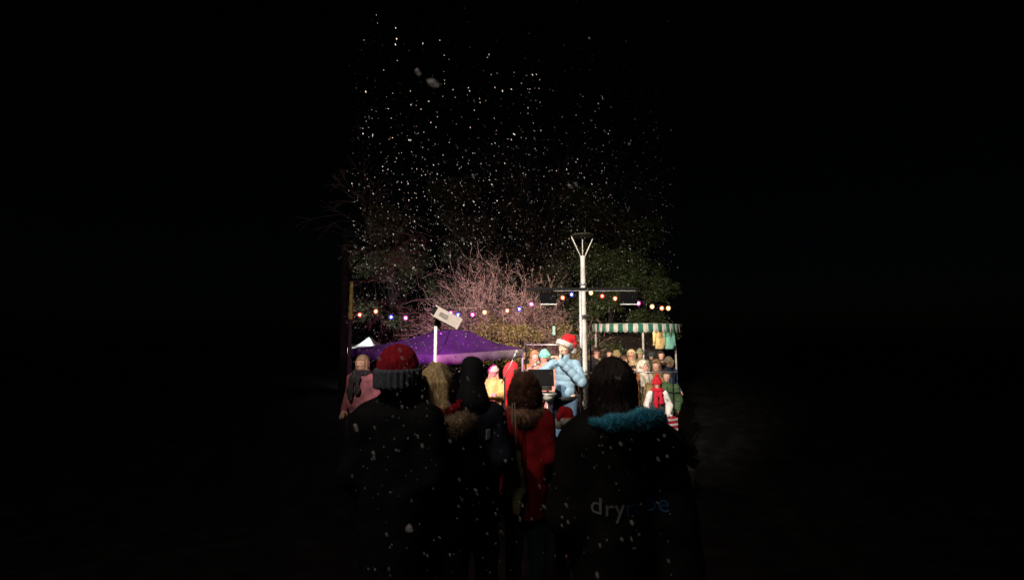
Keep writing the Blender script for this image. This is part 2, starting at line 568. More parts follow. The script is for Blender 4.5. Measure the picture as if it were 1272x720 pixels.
def person(label, x, y, z, H, yaw, group, h=.014, arms='pockets', coat=None, trousers=(.02, .02, .03), boots=(.015, .012, .01), step=0.0, face=True, bh=None):
    s = H / 1.757
    o = link('person', body_mesh(arms, bh or max(h, .011), step), loc=(x, y, z), rotz=yaw, scale=s)
    tag(o, label, 'person', group)
    c = dict(col=(.03, .03, .035), hem=.72, puff=.012, quilt=0, seed=rnd.randrange(1000) if h < .012 else rnd.randrange(4), flare=.01, collar=.075, rough=.8, var=.3, bulk=1.0, amp=.006, sheen=.0, drop=.0, extra=())
    c.update(coat or {})
    me = coat_mesh(arms, h, c['hem'], c['puff'], c['quilt'], c['seed'], c['flare'], c['collar'], c['bulk'], c['amp'], c['drop'], c['extra'])
    cm = fabric('coat_fabric', c['col'], rough=c['rough'], var=c['var'], scale=11, bump=.35, sheen=c['sheen'], spec=.12)
    co = link('coat', withmat(me, cm), o)
    link('trousers', withmat(trousers_mesh(max(h, .012), .0, 1, step), fabric('trouser_fabric', trousers, rough=.9, var=.3, scale=14)), o)
    bm = fabric('boot_leather', boots, rough=.6, var=.2)
    for sd in (-1, 1):
        link('boot', withmat(boot_mesh(sd, step), bm), o)
    if face:
        for sd in (-1, 1):
            k = ('eye', sd)
            if k not in CACHE: CACHE[k] = MB().ball((.031 * sd, .083, 1.647), .0115, 10, (1.2, .6, .8)).data('eye', EYE, True)
            link('eye', CACHE[k], o)
        if 'mouth' not in CACHE: CACHE['mouth'] = MB().ball((0, .096, 1.566), .02, 10, (1.0, .35, .32)).data('mouth', LIPS, True)
        link('mouth', CACHE['mouth'], o)
    o['_h'] = h
    return o, co

def put_beanie(p, c, h, brim=None, tall=0.0, rx=.098, pom=None):
    t = link('hat', withmat(beanie_mesh(h, 1.66, tall, rx), fabric('knit_wool', c, rough=.95, var=.3, scale=60, bump=.8)), p)
    link('brim', withmat(brim_mesh(h, 1.625, 1.70, rx + .014, 38, .0022), fabric('ribbed_wool', brim or c, rough=.95, var=.35, scale=60, bump=.8)), t)
    if pom:
        link('pompom', withmat(snets(mod(ell((0, -.01, 1.815 + tall), (.042, .042, .04)), lambda Q, d: d + folds(4, .006, 120, 1)(Q)), max(h * .8, .006), 'pompom'), fabric('pompom_wool', pom, rough=1, var=.2, scale=70, bump=1)), t)
    return t

def put_santa(p, h, side=1, c=None):
    t = link('hat', withmat(santa_mesh(h, side), REDFELT if c is None else fabric('red_felt', c, var=.25)), p)
    bm = brim_mesh(h, 1.655, 1.725, .112, 9, .002, 'fur_brim')
    k = ('furbrim', h)
    if k not in CACHE: CACHE[k] = furry(withmat(bm, WHITEFUR), 2500, .016, .0022, 3)
    link('fur_brim', CACHE[k], t)
    k = ('pom', h, side)
    if k not in CACHE: CACHE[k] = furry(snets(ell((.13 * side, -.085, 1.645), (.036, .036, .036)), .008, 'pompom', WHITEFUR), 1200, .014, .002, 4)
    link('pompom', CACHE[k], t)
    return t

def put_hair(p, c, h, length=.05, skew=0.0, width=.07, seed=1, amp=.005, spread=0.0, bang=1.665):
    return link('hair', withmat(hair_mesh(h, length, skew, width, seed, True, amp, spread, bang), hairmat(c)), p)

def put_hood(p, c, h, coat=None, flat=False, fur=None):
    t = link('hood', withmat(hood_mesh(h, 0, flat), fabric('hood_fabric', c, rough=.85, var=.3, scale=11)), coat or p)
    return t

def put_scarf(p, c, h, tail=True, seed=2, r=.10):
    return link('scarf', withmat(scarf_mesh(h, seed, tail, r), fabric('scarf_wool', c, rough=.95, var=.3, scale=40, bump=.8)), p)

def put_zip(coatobj, hem, c):
    me = coatobj.data
    key = ('zip', me.name.split('.')[0], round(hem, 3), len(me.vertices))
    if key not in CACHE:
        bv = BVHTree.FromPolygons([v.co for v in me.vertices], [tuple(q.vertices) for q in me.polygons])
        V, Q = [], []
        zs = np.arange(hem + .03, 1.46, .03)
        k = 0
        for zz in zs:
            ys_ = []
            for xx in (-.014, .014):
                hit, n_, _, _ = bv.ray_cast(Vector((xx, 1, zz)), Vector((0, -1, 0)))
                ys_.append(hit.y if hit else .12)
            yy = max(ys_)
            V += [(-.014, yy + .001, zz), (-.012, yy + .009, zz), (.012, yy + .009, zz), (.014, yy + .001, zz)]
            if k:
                b_ = 4 * k
                for j in range(3): Q.append((b_ - 4 + j, b_ - 3 + j, b_ + 1 + j, b_ + j))
            k += 1
        CACHE[key] = meshdata('zip', V, np.array(Q, np.int32)[:, ::-1])
    link('zip', withmat(CACHE[key], fabric('zip_tape', [v * .35 for v in c], rough=.7)), coatobj)

def stand(px, ptop, D, extra=0.0, base=None):
    """x, ground z and height of a figure whose top is seen at px, ptop"""
    t = at(px, ptop, D)
    g = gz(D) if base is None else base
    return t.x, D, g, t.z - g - extra

STAGE = 0.4
FG = 'spectators with their backs to us'
BGR = 'crowd facing the stage from the far side'

# 1 -- man in a red and grey bobble-less beanie
x, y, z, H = stand(496, 428, 2.2, .035)
p, c = person('person from behind in a dark red knit hat and grey ribbed brim', x, y, z, H, R(-4), FG, h=.010, arms='tuck',
              coat=dict(col=(.005, .005, .006), hem=.62, puff=.03, quilt=0, bulk=1.0, seed=21, amp=.009, collar=.085), face=True)
t = link('hat', withmat(beanie_mesh(.0075, 1.655, .008, .111), fabric('knit_wool', (.36, .010, .024), rough=.95, var=.35, scale=55, bump=.9)), p)
link('ribbed_brim', withmat(brim_mesh(.006, 1.565, 1.672, .120, 30, .0035, 'ribbed_brim'), fabric('ribbed_wool', (.10, .115, .15), rough=.95, var=.35, scale=55, bump=.8)), t)
put_hair(p, (.02, .014, .01), .012, .08, 0, .07, 3)

# 2 -- blonde
x, y, z, H = stand(544, 451, 2.4)
p, c = person('person from behind with long blonde hair, red scarf and beige fur collar', x, y, z, H, R(-12), FG, h=.011, arms='front',
              coat=dict(col=(.016, .012, .012), hem=.7, puff=.014, seed=5), face=True)
HL = [ell((0, -.005, 1.655), (.088, .108, .105))]
for x1, x2, x3, z3, rr in ((-.075, -.105, -.205, 1.40, .030), (-.055, -.085, -.165, 1.36, .032), (-.03, -.055, -.12, 1.33, .034), (-.005, -.02, -.06, 1.37, .032), (.022, .02, -.01, 1.425, .030), (.045, .052, .035, 1.455, .029), (.066, .078, .07, 1.47, .026), (.076, .092, .09, 1.48, .022), (-.088, -.10, -.14, 1.43, .026)):
    yy = -.108 + .35 * abs(x1) ** 1.15
    HL += [cap((x1 * .25, -.03, 1.745), (x1, yy, 1.645), .022, rr), cap((x1, yy, 1.645), (x2, yy - .018, 1.51), rr, rr * 1.05), cap((x2, yy - .018, 1.51), (x3, yy - .01, z3), rr * 1.05, .008)]
r1 = folds(77, 1.0, 22, .3)
hf = mod(union(HL, .004), lambda Q, d: np.maximum(d + .0035 * np.sin(95 * (Q[:, 0] + .18 * (1.75 - Q[:, 2]) ** 2) + 2.5 * r1(Q)), -np.maximum(np.maximum(.04 - Q[:, 1], Q[:, 2] - 1.685), np.abs(Q[:, 0]) - .066)))
hb = link('hair', snets(hf, .006, 'hair', fabric('blonde_strands', (.82, .52, .27), rough=.42, var=.45, scale=9.0, bump=.7, stretch=(9, 9, .7), spec=.5)), p)
hb.data = furry(hb.data, 2200, .06, .0008, 21, 1.8)
put_scarf(p, (.45, .008, .018), .010, False, 4, .112)
fc = []
for k in range(9):
    a = R(95 + k * 19); b = R(95 + (k + 1) * 19)
    fc.append(cap((.19 * math.sin(a), .15 * math.cos(a) - .01, 1.405 + .02 * math.cos(a)), (.19 * math.sin(b), .15 * math.cos(b) - .01, 1.405 + .02 * math.cos(b)), .058))
fm = furry(snets(mod(union(fc, .03), lambda Q, d: d + folds(8, .006, 50, 1)(Q)), .010, 'fur_collar', fabric('beige_fur', (.34, .24, .15), rough=1, var=.35, scale=40, bump=1)), 9000, .03, .0016, 5)
link('fur_collar', fm, c)

# 3 -- hooded
x, y, z, H = stand(588, 442, 2.8, .03)
p, c = person('person from behind in a black hood and dark navy jacket with small grey patch', x, y, z, H, R(3), FG, h=.010, arms='tuck',
              coat=dict(col=(.013, .016, .028), hem=.68, puff=.014, seed=33, amp=.008), face=True)
put_hood(p, (.010, .010, .013), .010, c, True)
pb = MB()
pb.box((0, 0, 0), (.030, .006, .066))
for k in range(4):
    pb.box((-.0105 + k * .007, -.0045, 0), (.003, .004, .060))
pt = pb.build('reflective_patch', fabric('reflective_grey', (.30, .31, .34), rough=.4, var=.3, scale=60), c)

def stick_on(child, coatobj, lx, lz, off=.004):
    """lays a small mesh flat on the back of a coat (local -y side)"""
    me = coatobj.data
    bv = BVHTree.FromPolygons([v.co for v in me.vertices], [tuple(q.vertices) for q in me.polygons])
    hit, n, _, _ = bv.ray_cast(Vector((lx, -1, lz)), Vector((0, 1, 0)))
    child.location = hit + n * off
    child.rotation_euler = Vector((0, -1, 0)).rotation_difference(n).to_euler()
stick_on(pt, c, .105, 1.275)

# 4 -- fur hat, red coat
x, y, z, H = stand(652, 462, 3.3, .045)
p, c = person('person from behind in a brown fur trapper hat and dark red winter coat', x, y, z, H, R(-6), FG, h=.011, arms='tuck',
              coat=dict(col=(.26, .010, .014), hem=.66, puff=.036, bulk=1.06, seed=41, flare=.03, amp=.009, collar=.095), trousers=(.035, .075, .085), face=True)
fh = snets(mod(union([ell((0, -.01, 1.685), (.112, .128, .115)), ell((0, -.05, 1.60), (.115, .09, .10)), cap((-.095, 0, 1.62), (-.10, .02, 1.52), .045, .035), cap((.095, 0, 1.62), (.10, .02, 1.52), .045, .035)], .03),
               lambda Q, d: np.maximum(d + folds(12, .006, 45, 1)(Q), -np.maximum(np.maximum(.07 - Q[:, 1], np.abs(Q[:, 0]) - .055), Q[:, 2] - 1.68))), .009, 'fur_hat', fabric('brown_fur', (.24, .11, .075), rough=.9, var=.6, scale=22, bump=1))
ht = link('fur_hat', furry(fh, 14000, .028, .0016, 6), p)
hc = furry(snets(mod(union([cap((-.11, -.03, 1.45), (0, -.115, 1.44), .058), cap((0, -.115, 1.44), (.11, -.03, 1.45), .058)], .03), lambda Q, d: d + folds(13, .005, 50, 1)(Q)), .010, 'fur_trim',
                 fabric('brown_fur_trim', (.46, .26, .17), rough=.9, var=.5, scale=25, bump=1)), 8000, .035, .0017, 7)
link('fur_trim', hc, c)

# cloth bag hanging beside the red coat
b0 = at(640, 600, 3.05)
bag = root('cloth_bag', 'limp beige cloth bag on a thin strap hanging beside the dark red coat', 'bag', (b0.x, b0.y, 0))
top = at(637, 500, 3.05).z; mid = at(640, 562, 3.05).z; low = at(643, 640, 3.05).z
bf = union([cap((-.005, 0, mid), (-.005, 0, (mid + low) / 2), .028, .058, (1, .5, 1)), cap((-.005, 0, (mid + low) / 2), (.012, 0, low + .03), .060, .022, (1, .5, 1)), cap((.03, .0, mid - .02), (.02, 0, low + .15), .014, .03, (1, .6, 1))], .02)
snb = snets(mod(bf, lambda Q, d: d + folds(17, .008, 60, .15)(Q)), .008, 'bag_body', fabric('beige_cotton', (.74, .66, .30), rough=.9, var=.3, scale=20, bump=.5))
link('bag_body', snb, bag)
MB().tube([(-.02, 0, top), (-.022, .01, (top + mid) / 2), (-.012, 0, mid - .01)], .0045, 6).tube([(-.005, .02, top), (.004, .012, (top + mid) / 2), (.01, 0, mid - .01)], .0045, 6).build('strap', fabric('strap_webbing', (.30, .25, .17), var=.2), bag, True)

# 5 -- child in santa hat
x, y, z, H = stand(704, 506, 4.1, .06)
p, c = person('child from behind in a red hat with white fur brim among the adults', x, y, z, H, R(5), FG, h=.011, arms='pockets', coat=dict(col=(.014, .014, .018), hem=.7, puff=.02, seed=52), face=True)
put_santa(p, .009, -1)
put_hair(p, (.05, .03, .02), .012, .06, 0, .07, 9)

# 6 -- woman in the long robe
x, y, z, H = stand(760, 446, 1.75, .0)
x += .0
p, c = person('person from behind with straight dark brown hair in a large black changing robe', x, y, z, H, R(0), FG, h=.0095, arms='tuck',
              coat=dict(col=(.0055, .005, .0048), hem=.32, puff=.038, seed=61, flare=.06, amp=.010, collar=.085, bulk=1.0, rough=.8, drop=-.015, extra=(((.03, -.04, 1.40), (.22, -.03, 1.405), .095, .075), ((.22, -.03, 1.405), (.245, -.03, .9), .075, .10), ((-.10, -.05, 1.42), (.12, -.05, 1.42), .085, .085))), face=True)
hm = put_hair(p, (.018, .008, .006), .0065, .20, 0.0, .098, 11, .0035, .024)
hm.data = furry(hm.data, 2600, .07, .0007, 22, 1.6)
robe = c
fl = union([cap((-.105, -.11, 1.508), (-.04, -.165, 1.515), .008, .018), cap((-.04, -.165, 1.515), (.08, -.165, 1.525), .019, .029), cap((.08, -.165, 1.525), (.155, -.115, 1.522), .029, .027)], .03)
fm = furry(snets(mod(fl, lambda Q, d: d + folds(19, .004, 60, 1)(Q)), .008, 'fleece_hood_lining', fabric('blue_fleece', (.02, .42, .66), rough=1, var=.35, scale=45, bump=1, sheen=.3)), 11000, .014, .0018, 8)
link('fleece_lining', fm, c)

def lettering(txt, x0, z0, size, mat, coatobj):
    cu = bpy.data.curves.new('lettering', 'FONT')
    cu.body = txt; cu.size = size; cu.extrude = 0; cu.resolution_u = 4
    cu.space_character = 1.05
    tmp = bpy.data.objects.new('tmp_text', cu)
    col.objects.link(tmp)
    bpy.context.view_layer.update()
    dg = bpy.context.evaluated_depsgraph_get()
    me = bpy.data.meshes.new_from_object(tmp.evaluated_get(dg))
    w = tmp.dimensions.x
    bpy.data.objects.remove(tmp)
    bpy.data.curves.remove(cu)
    bv = BVHTree.FromPolygons([v.co for v in coatobj.data.vertices], [tuple(q.vertices) for q in coatobj.data.polygons])
    for v in me.vertices:
        X, Z = x0 + v.co.x, z0 + v.co.y
        hit, n, _, _ = bv.ray_cast(Vector((X, -1, Z)), Vector((0, 1, 0)))
        yy = hit.y if hit else -.2
        v.co = (X, yy - .006, Z)
    me.materials.clear(); me.materials.append(mat)
    o = link('lettering', me, coatobj)
    return w
sc_ = H / 1.757
tz = (at(784, 651, 1.53).z - z) / sc_
tx = (at(739, 641, 1.53).x - x) / sc_
GREYPRINT = fabric('grey_print', (.13, .135, .14), rough=.7, var=.15, bump=0)
BLUEPRINT = fabric('blue_print', (.014, .05, .14), rough=.7, var=.15, bump=0)
w = lettering('dry', tx, tz, .094, GREYPRINT, c)
lettering('robe', tx + w + .006, tz, .094, BLUEPRINT, c)

# 7 -- musician
x, y, z, H = stand(701, 416, 6.5, .07, STAGE)
MUS = (x, y, z, H)
p, c = person('musician in pale blue puffer jacket and Santa hat, one hand at the mouth', x, y, z, H, R(150), 'performers on the stage', h=.010, arms='sing',
              coat=dict(col=(.21, .33, .43), hem=.90, puff=.006, quilt=.095, seed=71, amp=.007, flare=.0, bulk=.92, rough=.5, var=.15), trousers=(.06, .11, .18), face=True, bh=.008)
t = put_santa(p, .009, -1)
t.matrix_local = Matrix.Translation((0, 0, 1.68)) @ Matrix.Rotation(R(-17), 4, 'Y') @ Matrix.Rotation(R(14), 4, 'X') @ Matrix.Translation((0, 0, -1.675))
link('belt', withmat(brim_mesh(.012, .905, .965, .182, 3, .001, 'belt'), fabric('belt_black', (.012, .012, .014), rough=.5)), p)
sc_ = H / 1.757
m4 = Matrix.Translation((x, y, z)) @ Matrix.Rotation(R(150), 4, 'Z') @ Matrix.Scale(sc_, 4)
a = m4 @ Vector((0, .135, 1.56)); b = m4 @ Vector((-.01, .235, 1.43))
rec = root('microphone', 'pale handheld microphone held to the mouth of the musician', 'microphone', b)
d = a - b
MB().tube([(0, 0, 0), d * .1, d * .75, d * .82], [.012, .014, .019, .022], 12).build('handle', fabric('cream_plastic', (.66, .58, .42), rough=.4, var=.1), rec, True)
MB().ball(d, .027, 12).build('grille', fabric('mic_mesh', (.45, .43, .36), rough=.4, metal=.4, scale=90, bump=1), rec, True)

# 8 -- red hooded performer
x, y, z, H = stand(637, 448, 6.25, .03, STAGE)
p, c = person('person in a bright red hooded coat standing beside the music stand', x, y, z, H, R(-70), 'performers on the stage', h=.011, arms='front',
              coat=dict(col=(.62, .02, .03), hem=.66, puff=.02, seed=81, amp=.007, var=.15), face=True)
put_hood(p, (.62, .02, .03), .011, c)
put_hair(p, (.05, .03, .02), .012, .12, 0, .06, 5)

# 9 -- yellow coat by the tent
x, y, z, H = stand(613, 452, 8.3, .03)
p, c = person('person in pale yellow hat and coat at the right edge of the gazebo roof', x, y, z, H, R(185), 'people round the gazebo', h=.012, arms='front',
              coat=dict(col=(.62, .57, .15), hem=.7, puff=.015, seed=91))
put_beanie(p, (.70, .64, .40), .010)
put_hair(p, (.55, .42, .20), .011, .22, 0, .075, 6, .006, .02)

# 10 -- pink coat at far left
x, y, z, H = stand(450, 441, 7.0, .0)
p, c = person('person with long fair hair in a pink coat left of the red knit hat', x, y, z + .08, H - .08, R(165), 'people round the gazebo', h=.012, arms='pockets',
              coat=dict(col=(.28, .10, .125), hem=.6, puff=.02, seed=95))
put_hair(p, (.30, .18, .11), .010, .34, 0, .085, 8, .006, .035)
put_scarf(p, (.03, .025, .03), .012, True)

# more people in the shade of the gazebo
for px, pt, D, cc, hc, hat, lab in ((520, 455, 9.6, (.20, .07, .04), (.06, .035, .02), None, 'person in rust brown jacket in the shade behind the blonde hair'),
                                    (553, 459, 9.9, (.10, .05, .04), (.10, .06, .03), (.30, .12, .04), 'person in orange knit hat in the shade beside the black hood'),
                                    (596, 462, 10.4, (.05, .04, .05), (.03, .02, .015), None, 'dark coated person in the shade left of the yellow coat')):
    x, y, z, H = stand(px, pt, D, .03)
    p, c = person(lab, x, y, z, min(H, 1.8), R(180 + rnd.uniform(-20, 20)), 'people round the gazebo', arms='pockets', coat=dict(col=cc))
    put_hair(p, hc, .013, .06, 0, .07, 2)
    if hat: put_beanie(p, hat, .012)

# crowd on the far side
crowd = [
    # px, top, D, coat, hair, (hat kind, colour), arms, label, extra
    (651, 432, 9.6, (.03, .025, .03), (.04, .025, .02), None, 'pockets', 'dark haired person in black coat just right of the gazebo', {}),
    (664, 434, 9.0, (.42, .20, .10), (.20, .10, .05), ('hood', (.38, .19, .10)), 'front', 'person in a tan orange hooded coat left of the mint hat', {}),
    (676, 432, 8.6, (.55, .30, .22), (.25, .15, .08), ('beanie', (.18, .62, .48)), 'pockets', 'person wearing a mint green knit hat behind the musician', {}),
    (741, 430, 9.2, (.02, .02, .024), (.03, .02, .015), None, 'pockets', 'short haired person in a black coat just right of the lamp post', {}),
    (746, 448, 8.2, (.13, .10, .06), (.10, .07, .04), ('beanie', (.40, .30, .15)), 'pockets', 'person in a tan knit hat close above the dark brown hair', {}),
    (756, 433, 11.2, (.025, .022, .02), (.035, .02, .015), None, 'pockets', 'dark coated person standing behind the tan knit hat', {}),
    (766, 434, 9.8, (.15, .17, .08), (.12, .08, .05), ('beanie', (.22, .17, .08)), 'phone', 'person in olive jacket and brown knit hat with hands raised', {}),
    (775, 440, 8.9, (.16, .08, .05), (.10, .05, .03), None, 'pockets', 'auburn haired person in brown coat next to the beige hood', {}),
    (784, 433, 9.4, (.42, .31, .19), (.3, .2, .1), ('hood', (.44, .33, .20)), 'front', 'person in a beige hooded coat left of the awning post', {}),
    (795, 432, 10.8, (.20, .19, .10), (.1, .07, .04), ('beanie', (.30, .31, .17)), 'pockets', 'person in khaki knit hat right at the awning post', {}),
    (799, 446, 8.4, (.70, .62, .50), (.4, .3, .2), ('hood', (.72, .65, .54)), 'pockets', 'person in a thick cream white hooded coat below the awning post', dict(puff=.045)),
    (788, 452, 9.0, (.04, .13, .05), (.05, .03, .02), None, 'pockets', 'dark haired person in a green jacket left of the cream coat', {}),
    (809, 436, 11.6, (.06, .09, .08), (.03, .02, .02), ('beanie', (.05, .07, .08)), 'pockets', 'person in dark teal jacket and navy knit hat under the awning', {}),
    (815, 445, 8.6, (.22, .13, .06), (.06, .03, .02), ('hood', (.20, .11, .05)), 'front', 'person in a brown hooded coat right of the cream coat', {}),
    (821, 434, 10.2, (.025, .025, .04), (.03, .02, .015), None, 'phone', 'dark haired person in navy coat with hands raised under the awning', {}),
    (831, 442, 9.3, (.05, .075, .17), (.16, .1, .05), ('beanie', (.42, .36, .26)), 'pockets', 'person in a blue jacket and oatmeal knit hat at the right end', {}),
    (828, 458, 8.2, (.06, .11, .05), (.05, .03, .02), None, 'pockets', 'person in a moss green jacket behind the metal handrail', {}),
]
for px, pt, D, cc, hc, hat, arms, lab, ex in crowd:
    x, y, z, H = stand(px, pt, D, .03)
    H = max(1.45, min(1.85, H))
    cd = dict(col=cc, puff=rnd.choice((.012, .02, .028)), hem=rnd.choice((.62, .8)), var=.25); cd.update(ex)
    p, c = person(lab, x, y, z, H, R(180 + rnd.uniform(-34, 38)), BGR, arms=arms, coat=cd, h=.013)
    put_zip(c, cd['hem'], cc)
    if hat and hat[0] == 'hood':
        put_hood(p, hat[1], .013, c); put_hair(p, hc, .013, .05, 0, .06, 2)
    else:
        put_hair(p, hc, .013, rnd.choice((.04, .06, .22)), 0, .07, 2, .005, .015)
        if hat: put_beanie(p, hat[1], .011, pom=(hat[1] if rnd.random() < .4 else None))

# 12 -- figure with red hat and scarf, white sleeves
x, y, z, H = stand(816, 466, 6.9, .05, STAGE)
p, c = person('person in a red knit hat and red scarf with white sleeves by the metal handrail', x, y, z, min(H, 1.5), R(172), 'performers on the stage', arms='akimbo', h=.011,
              coat=dict(col=(.80, .78, .75), hem=.86, puff=.012, seed=98, var=.08))
put_beanie(p, (.60, .015, .03), .010, tall=.02, pom=(.6, .02, .03))
put_scarf(p, (.60, .015, .04), .010, True)
put_hair(p, (.3, .05, .03), .012, .14, 0, .07, 2)
gl = snets(mod(union([cap((0, -.01, 1.36), (0, -.01, .95), .155, .168, (1.1, .86, 1)), cap((-.1, -.015, 1.39), (.1, -.015, 1.39), .07)], .03), lambda Q, d: np.maximum(d + folds(3, .005, 20, .6)(Q), .84 - Q[:, 2])), .012, 'gilet', fabric('charcoal_quilt', (.045, .04, .042), rough=.7))
link('gilet', gl, p)

# ------------------------------------------------------------------ stage and its equipment
st = root('stage_platform', 'low dark stage platform of boards under the musician', 'stage', (1.12, 7.3, 0))
MB().box((0, 0, .33), (2.95, 2.2, .14)).build('deck', fabric('stage_ply', (.012, .011, .010), rough=.8, var=.4, scale=5), st)
for i in (-1, 1):
    for j in (-1, 1):
        MB().box((i * 1.38, j * 1.0, .13), (.08, .08, .26)).build('leg', BLACKMETAL, st)
MB().box((0, -1.104, .2), (2.9, .006, .36)).build('skirt', fabric('black_cloth', (.01, .01, .011), rough=.9), st)

def tripod(parent, h, mat, spread=.28, r=.012):
    for k in range(3):
        a = R(90 + 120 * k)
        MB().tube([(0, 0, h), (spread * math.cos(a), spread * math.sin(a), .012)], r, 6).build('leg', mat, parent, True)

# music stand
m = at(672, 468, 6.05)
ms = root('music_stand', 'black music stand with a wide tilted desk in front of the musician', 'music stand', (m.x, m.y, STAGE))
Rm = Matrix.Rotation(R(-22), 3, 'X')
MB().box((0, 0, m.z - STAGE), (.36, .012, .22), Rm).build('desk', fabric('black_desk', (.004, .004, .0045), rough=.85, var=.2, bump=0, spec=.08), ms)
MB().box((0, -.055, m.z - STAGE - .11), (.36, .06, .012)).build('ledge', BLACKMETAL, ms)
MB().tube([(0, .03, m.z - STAGE - .02), (0, .03, .25)], .012, 8).build('pole', BLACKMETAL, ms, True)
tripod(ms, .3, BLACKMETAL)

# keyboard on a cross stand
k0 = at(663, 481, 6.35)
kb = root('keyboard', 'slim grey electric keyboard on a crossed metal stand', 'keyboard', (k0.x + .05, k0.y, STAGE))
kz = k0.z - STAGE
MB().box((0, 0, kz), (.42, .22, .055)).build('case', fabric('keyboard_case', (.17, .17, .14), rough=.5), kb)
MB().box((0, -.03, kz + .031), (.38, .14, .008)).build('white_keys', WHITEPAINT, kb)
bk = MB()
for k in range(14):
    if k % 7 not in (2, 6): bk.box((-.18 + k * .027, .0, kz + .040), (.012, .08, .01))
bk.build('black_keys', BLACKMETAL, kb)
for s in (-1, 1):
    MB().tube([(-.17 * s, -.05 * s, kz - .03), (.17 * s, -.05 * s, .02)], .014, 6).build('leg', BLACKMETAL, kb, True)

# small pale drum
d0 = at(680, 492, 6.15)
dr = root('drum', 'small pale bowl shaped drum on a thin tripod under the keyboard', 'drum', (d0.x, d0.y, STAGE))
dz = d0.z - STAGE
MB().lathe([(.001, dz - .07), (.05, dz - .068), (.10, dz - .02), (.125, dz + .03), (.125, dz + .045), (.001, dz + .045)], 28).build('shell', fabric('pale_shell', (.62, .60, .52), rough=.4, var=.12), dr, True)
MB().lathe([(.118, dz + .032), (.131, dz + .030), (.131, dz + .048), (.118, dz + .05)], 28).build('rim', GREYMETAL, dr, True)
MB().tube([(0, 0, dz - .06), (0, 0, .3)], .011, 6).build('pole', GREYMETAL, dr, True)
tripod(dr, .34, GREYMETAL, .26, .009)

# microphone stands
def mic_stand(label, tip, foot, D):
    t, f = Vector(tip), Vector(foot)
    b = root('microphone_stand', label, 'microphone stand', (f.x, f.y, STAGE), group='microphone stands on the stage')
    T = t - Vector((f.x, f.y, STAGE))
    hz = f.z - STAGE
    MB().tube([(0, 0, .02), (0, 0, hz)], .011, 8).build('pole', BLACKMETAL, b, True)
    j = Vector((0, 0, hz))
    dirn = (T - j).normalized()
    MB().tube([j - dirn * .12, T - dirn * .12], .008, 8).build('boom', GREYMETAL, b, True)
    mc = MB().tube([T - dirn * .13, T - dirn * .03], [.012, .018], 10).build('microphone', GREYMETAL, b, True)
    MB().ball(T, .026, 12).build('grille', fabric('mic_mesh', (.45, .43, .36), rough=.4, metal=.4, scale=90, bump=1), mc, True)
    MB().lathe([(.001, .03), (.10, .028), (.115, .012), (.115, .0), (.001, .0)], 24).build('base', BLACKMETAL, b, True)
mic_stand('microphone stand with its boom slanting up beside the red hood', at(642, 437, 5.5), at(627, 468, 5.75), 5.5)
mic_stand('microphone stand with its boom reaching over the music stand', at(669, 450, 6.2), at(652, 461, 6.3), 6.2)

# handrail at the right of the stage and rail behind it
def handrail(label, xa, xb, y, z0, heights, post_x):
    o = root('metal_handrail', label, 'handrail', ((xa + xb) / 2, y, z0))
    cx = (xa + xb) / 2
    for hz in heights:
        MB().tube([(xa - cx, 0, hz), (xb - cx, 0, hz)], .011, 8).build('rail', GREYMETAL, o, True)
    for pxx in post_x:
        MB().tube([(pxx - cx, 0.0, 0), (pxx - cx, 0, max(heights) + .005)], .014, 8).build('post', BLACKMETAL, o, True)
    return o
ra = at(788, 462, 7.4); rb = at(842, 462, 7.4)
handrail('grey metal handrail of two bars at the right side of the stage', ra.x, rb.x, 7.4, 0.0, [ra.z, at(800, 498, 7.4).z], [ra.x + .02, at(836, 470, 7.4).x])
ra = at(652, 428, 8.05); rb = at(735, 428, 8.05)
handrail('tall thin grey rail crossing behind the head of the musician', ra.x, rb.x, 8.05, STAGE, [ra.z - STAGE], [ra.x + .02, rb.x - .02])

# panels between the lamp post and the crowd
def board(label, pxa, pya, pxb, pyb, D, c, frame, tilt=0.0, name='display_board', cat='board'):
    a, b = at(pxa, pya, D), at(pxb, pyb, D)
    w, hgt = abs(b.x - a.x), a.z - b.z
    o = root(name, label, cat, ((a.x + b.x) / 2, D, 0))
    zc = (a.z + b.z) / 2
    M = Matrix.Rotation(tilt, 3, 'Y')
    MB().box((0, 0, zc), (w, .02, hgt), M).build('panel', fabric('painted_board', c, rough=.7, var=.3, scale=9), o)
    fr = MB()
    for s in (-1, 1):
        fr.box(Vector((0, -.014, zc)) + M @ Vector((s * w / 2, 0, 0)), (.025, .03, hgt + .025), M)
        fr.box(Vector((0, -.014, zc)) + M @ Vector((0, 0, s * hgt / 2)), (w - .03, .026, .025), M)
    fr.build('frame', fabric('board_frame', frame, rough=.7), o)
    for s in (-1, 1):
        MB().box((s * w * .4, .03, (zc - hgt / 2) / 2 + .01), (.03, .03, zc - hgt / 2 + .02)).build('leg', BLACKMETAL, o)
    return o
board('narrow cream and orange board standing right of the lamp post', 730, 463, 737, 502, 8.0, (.72, .42, .20), (.66, .55, .40))
board('narrow orange board standing between the dark hair and the handrail', 788, 462, 795, 503, 7.7, (.55, .20, .08), (.50, .30, .18))
board('slanted plain tan board leaning left of the red scarf', 799, 476, 811, 503, 7.2, (.33, .23, .10), (.25, .17, .08), R(14))

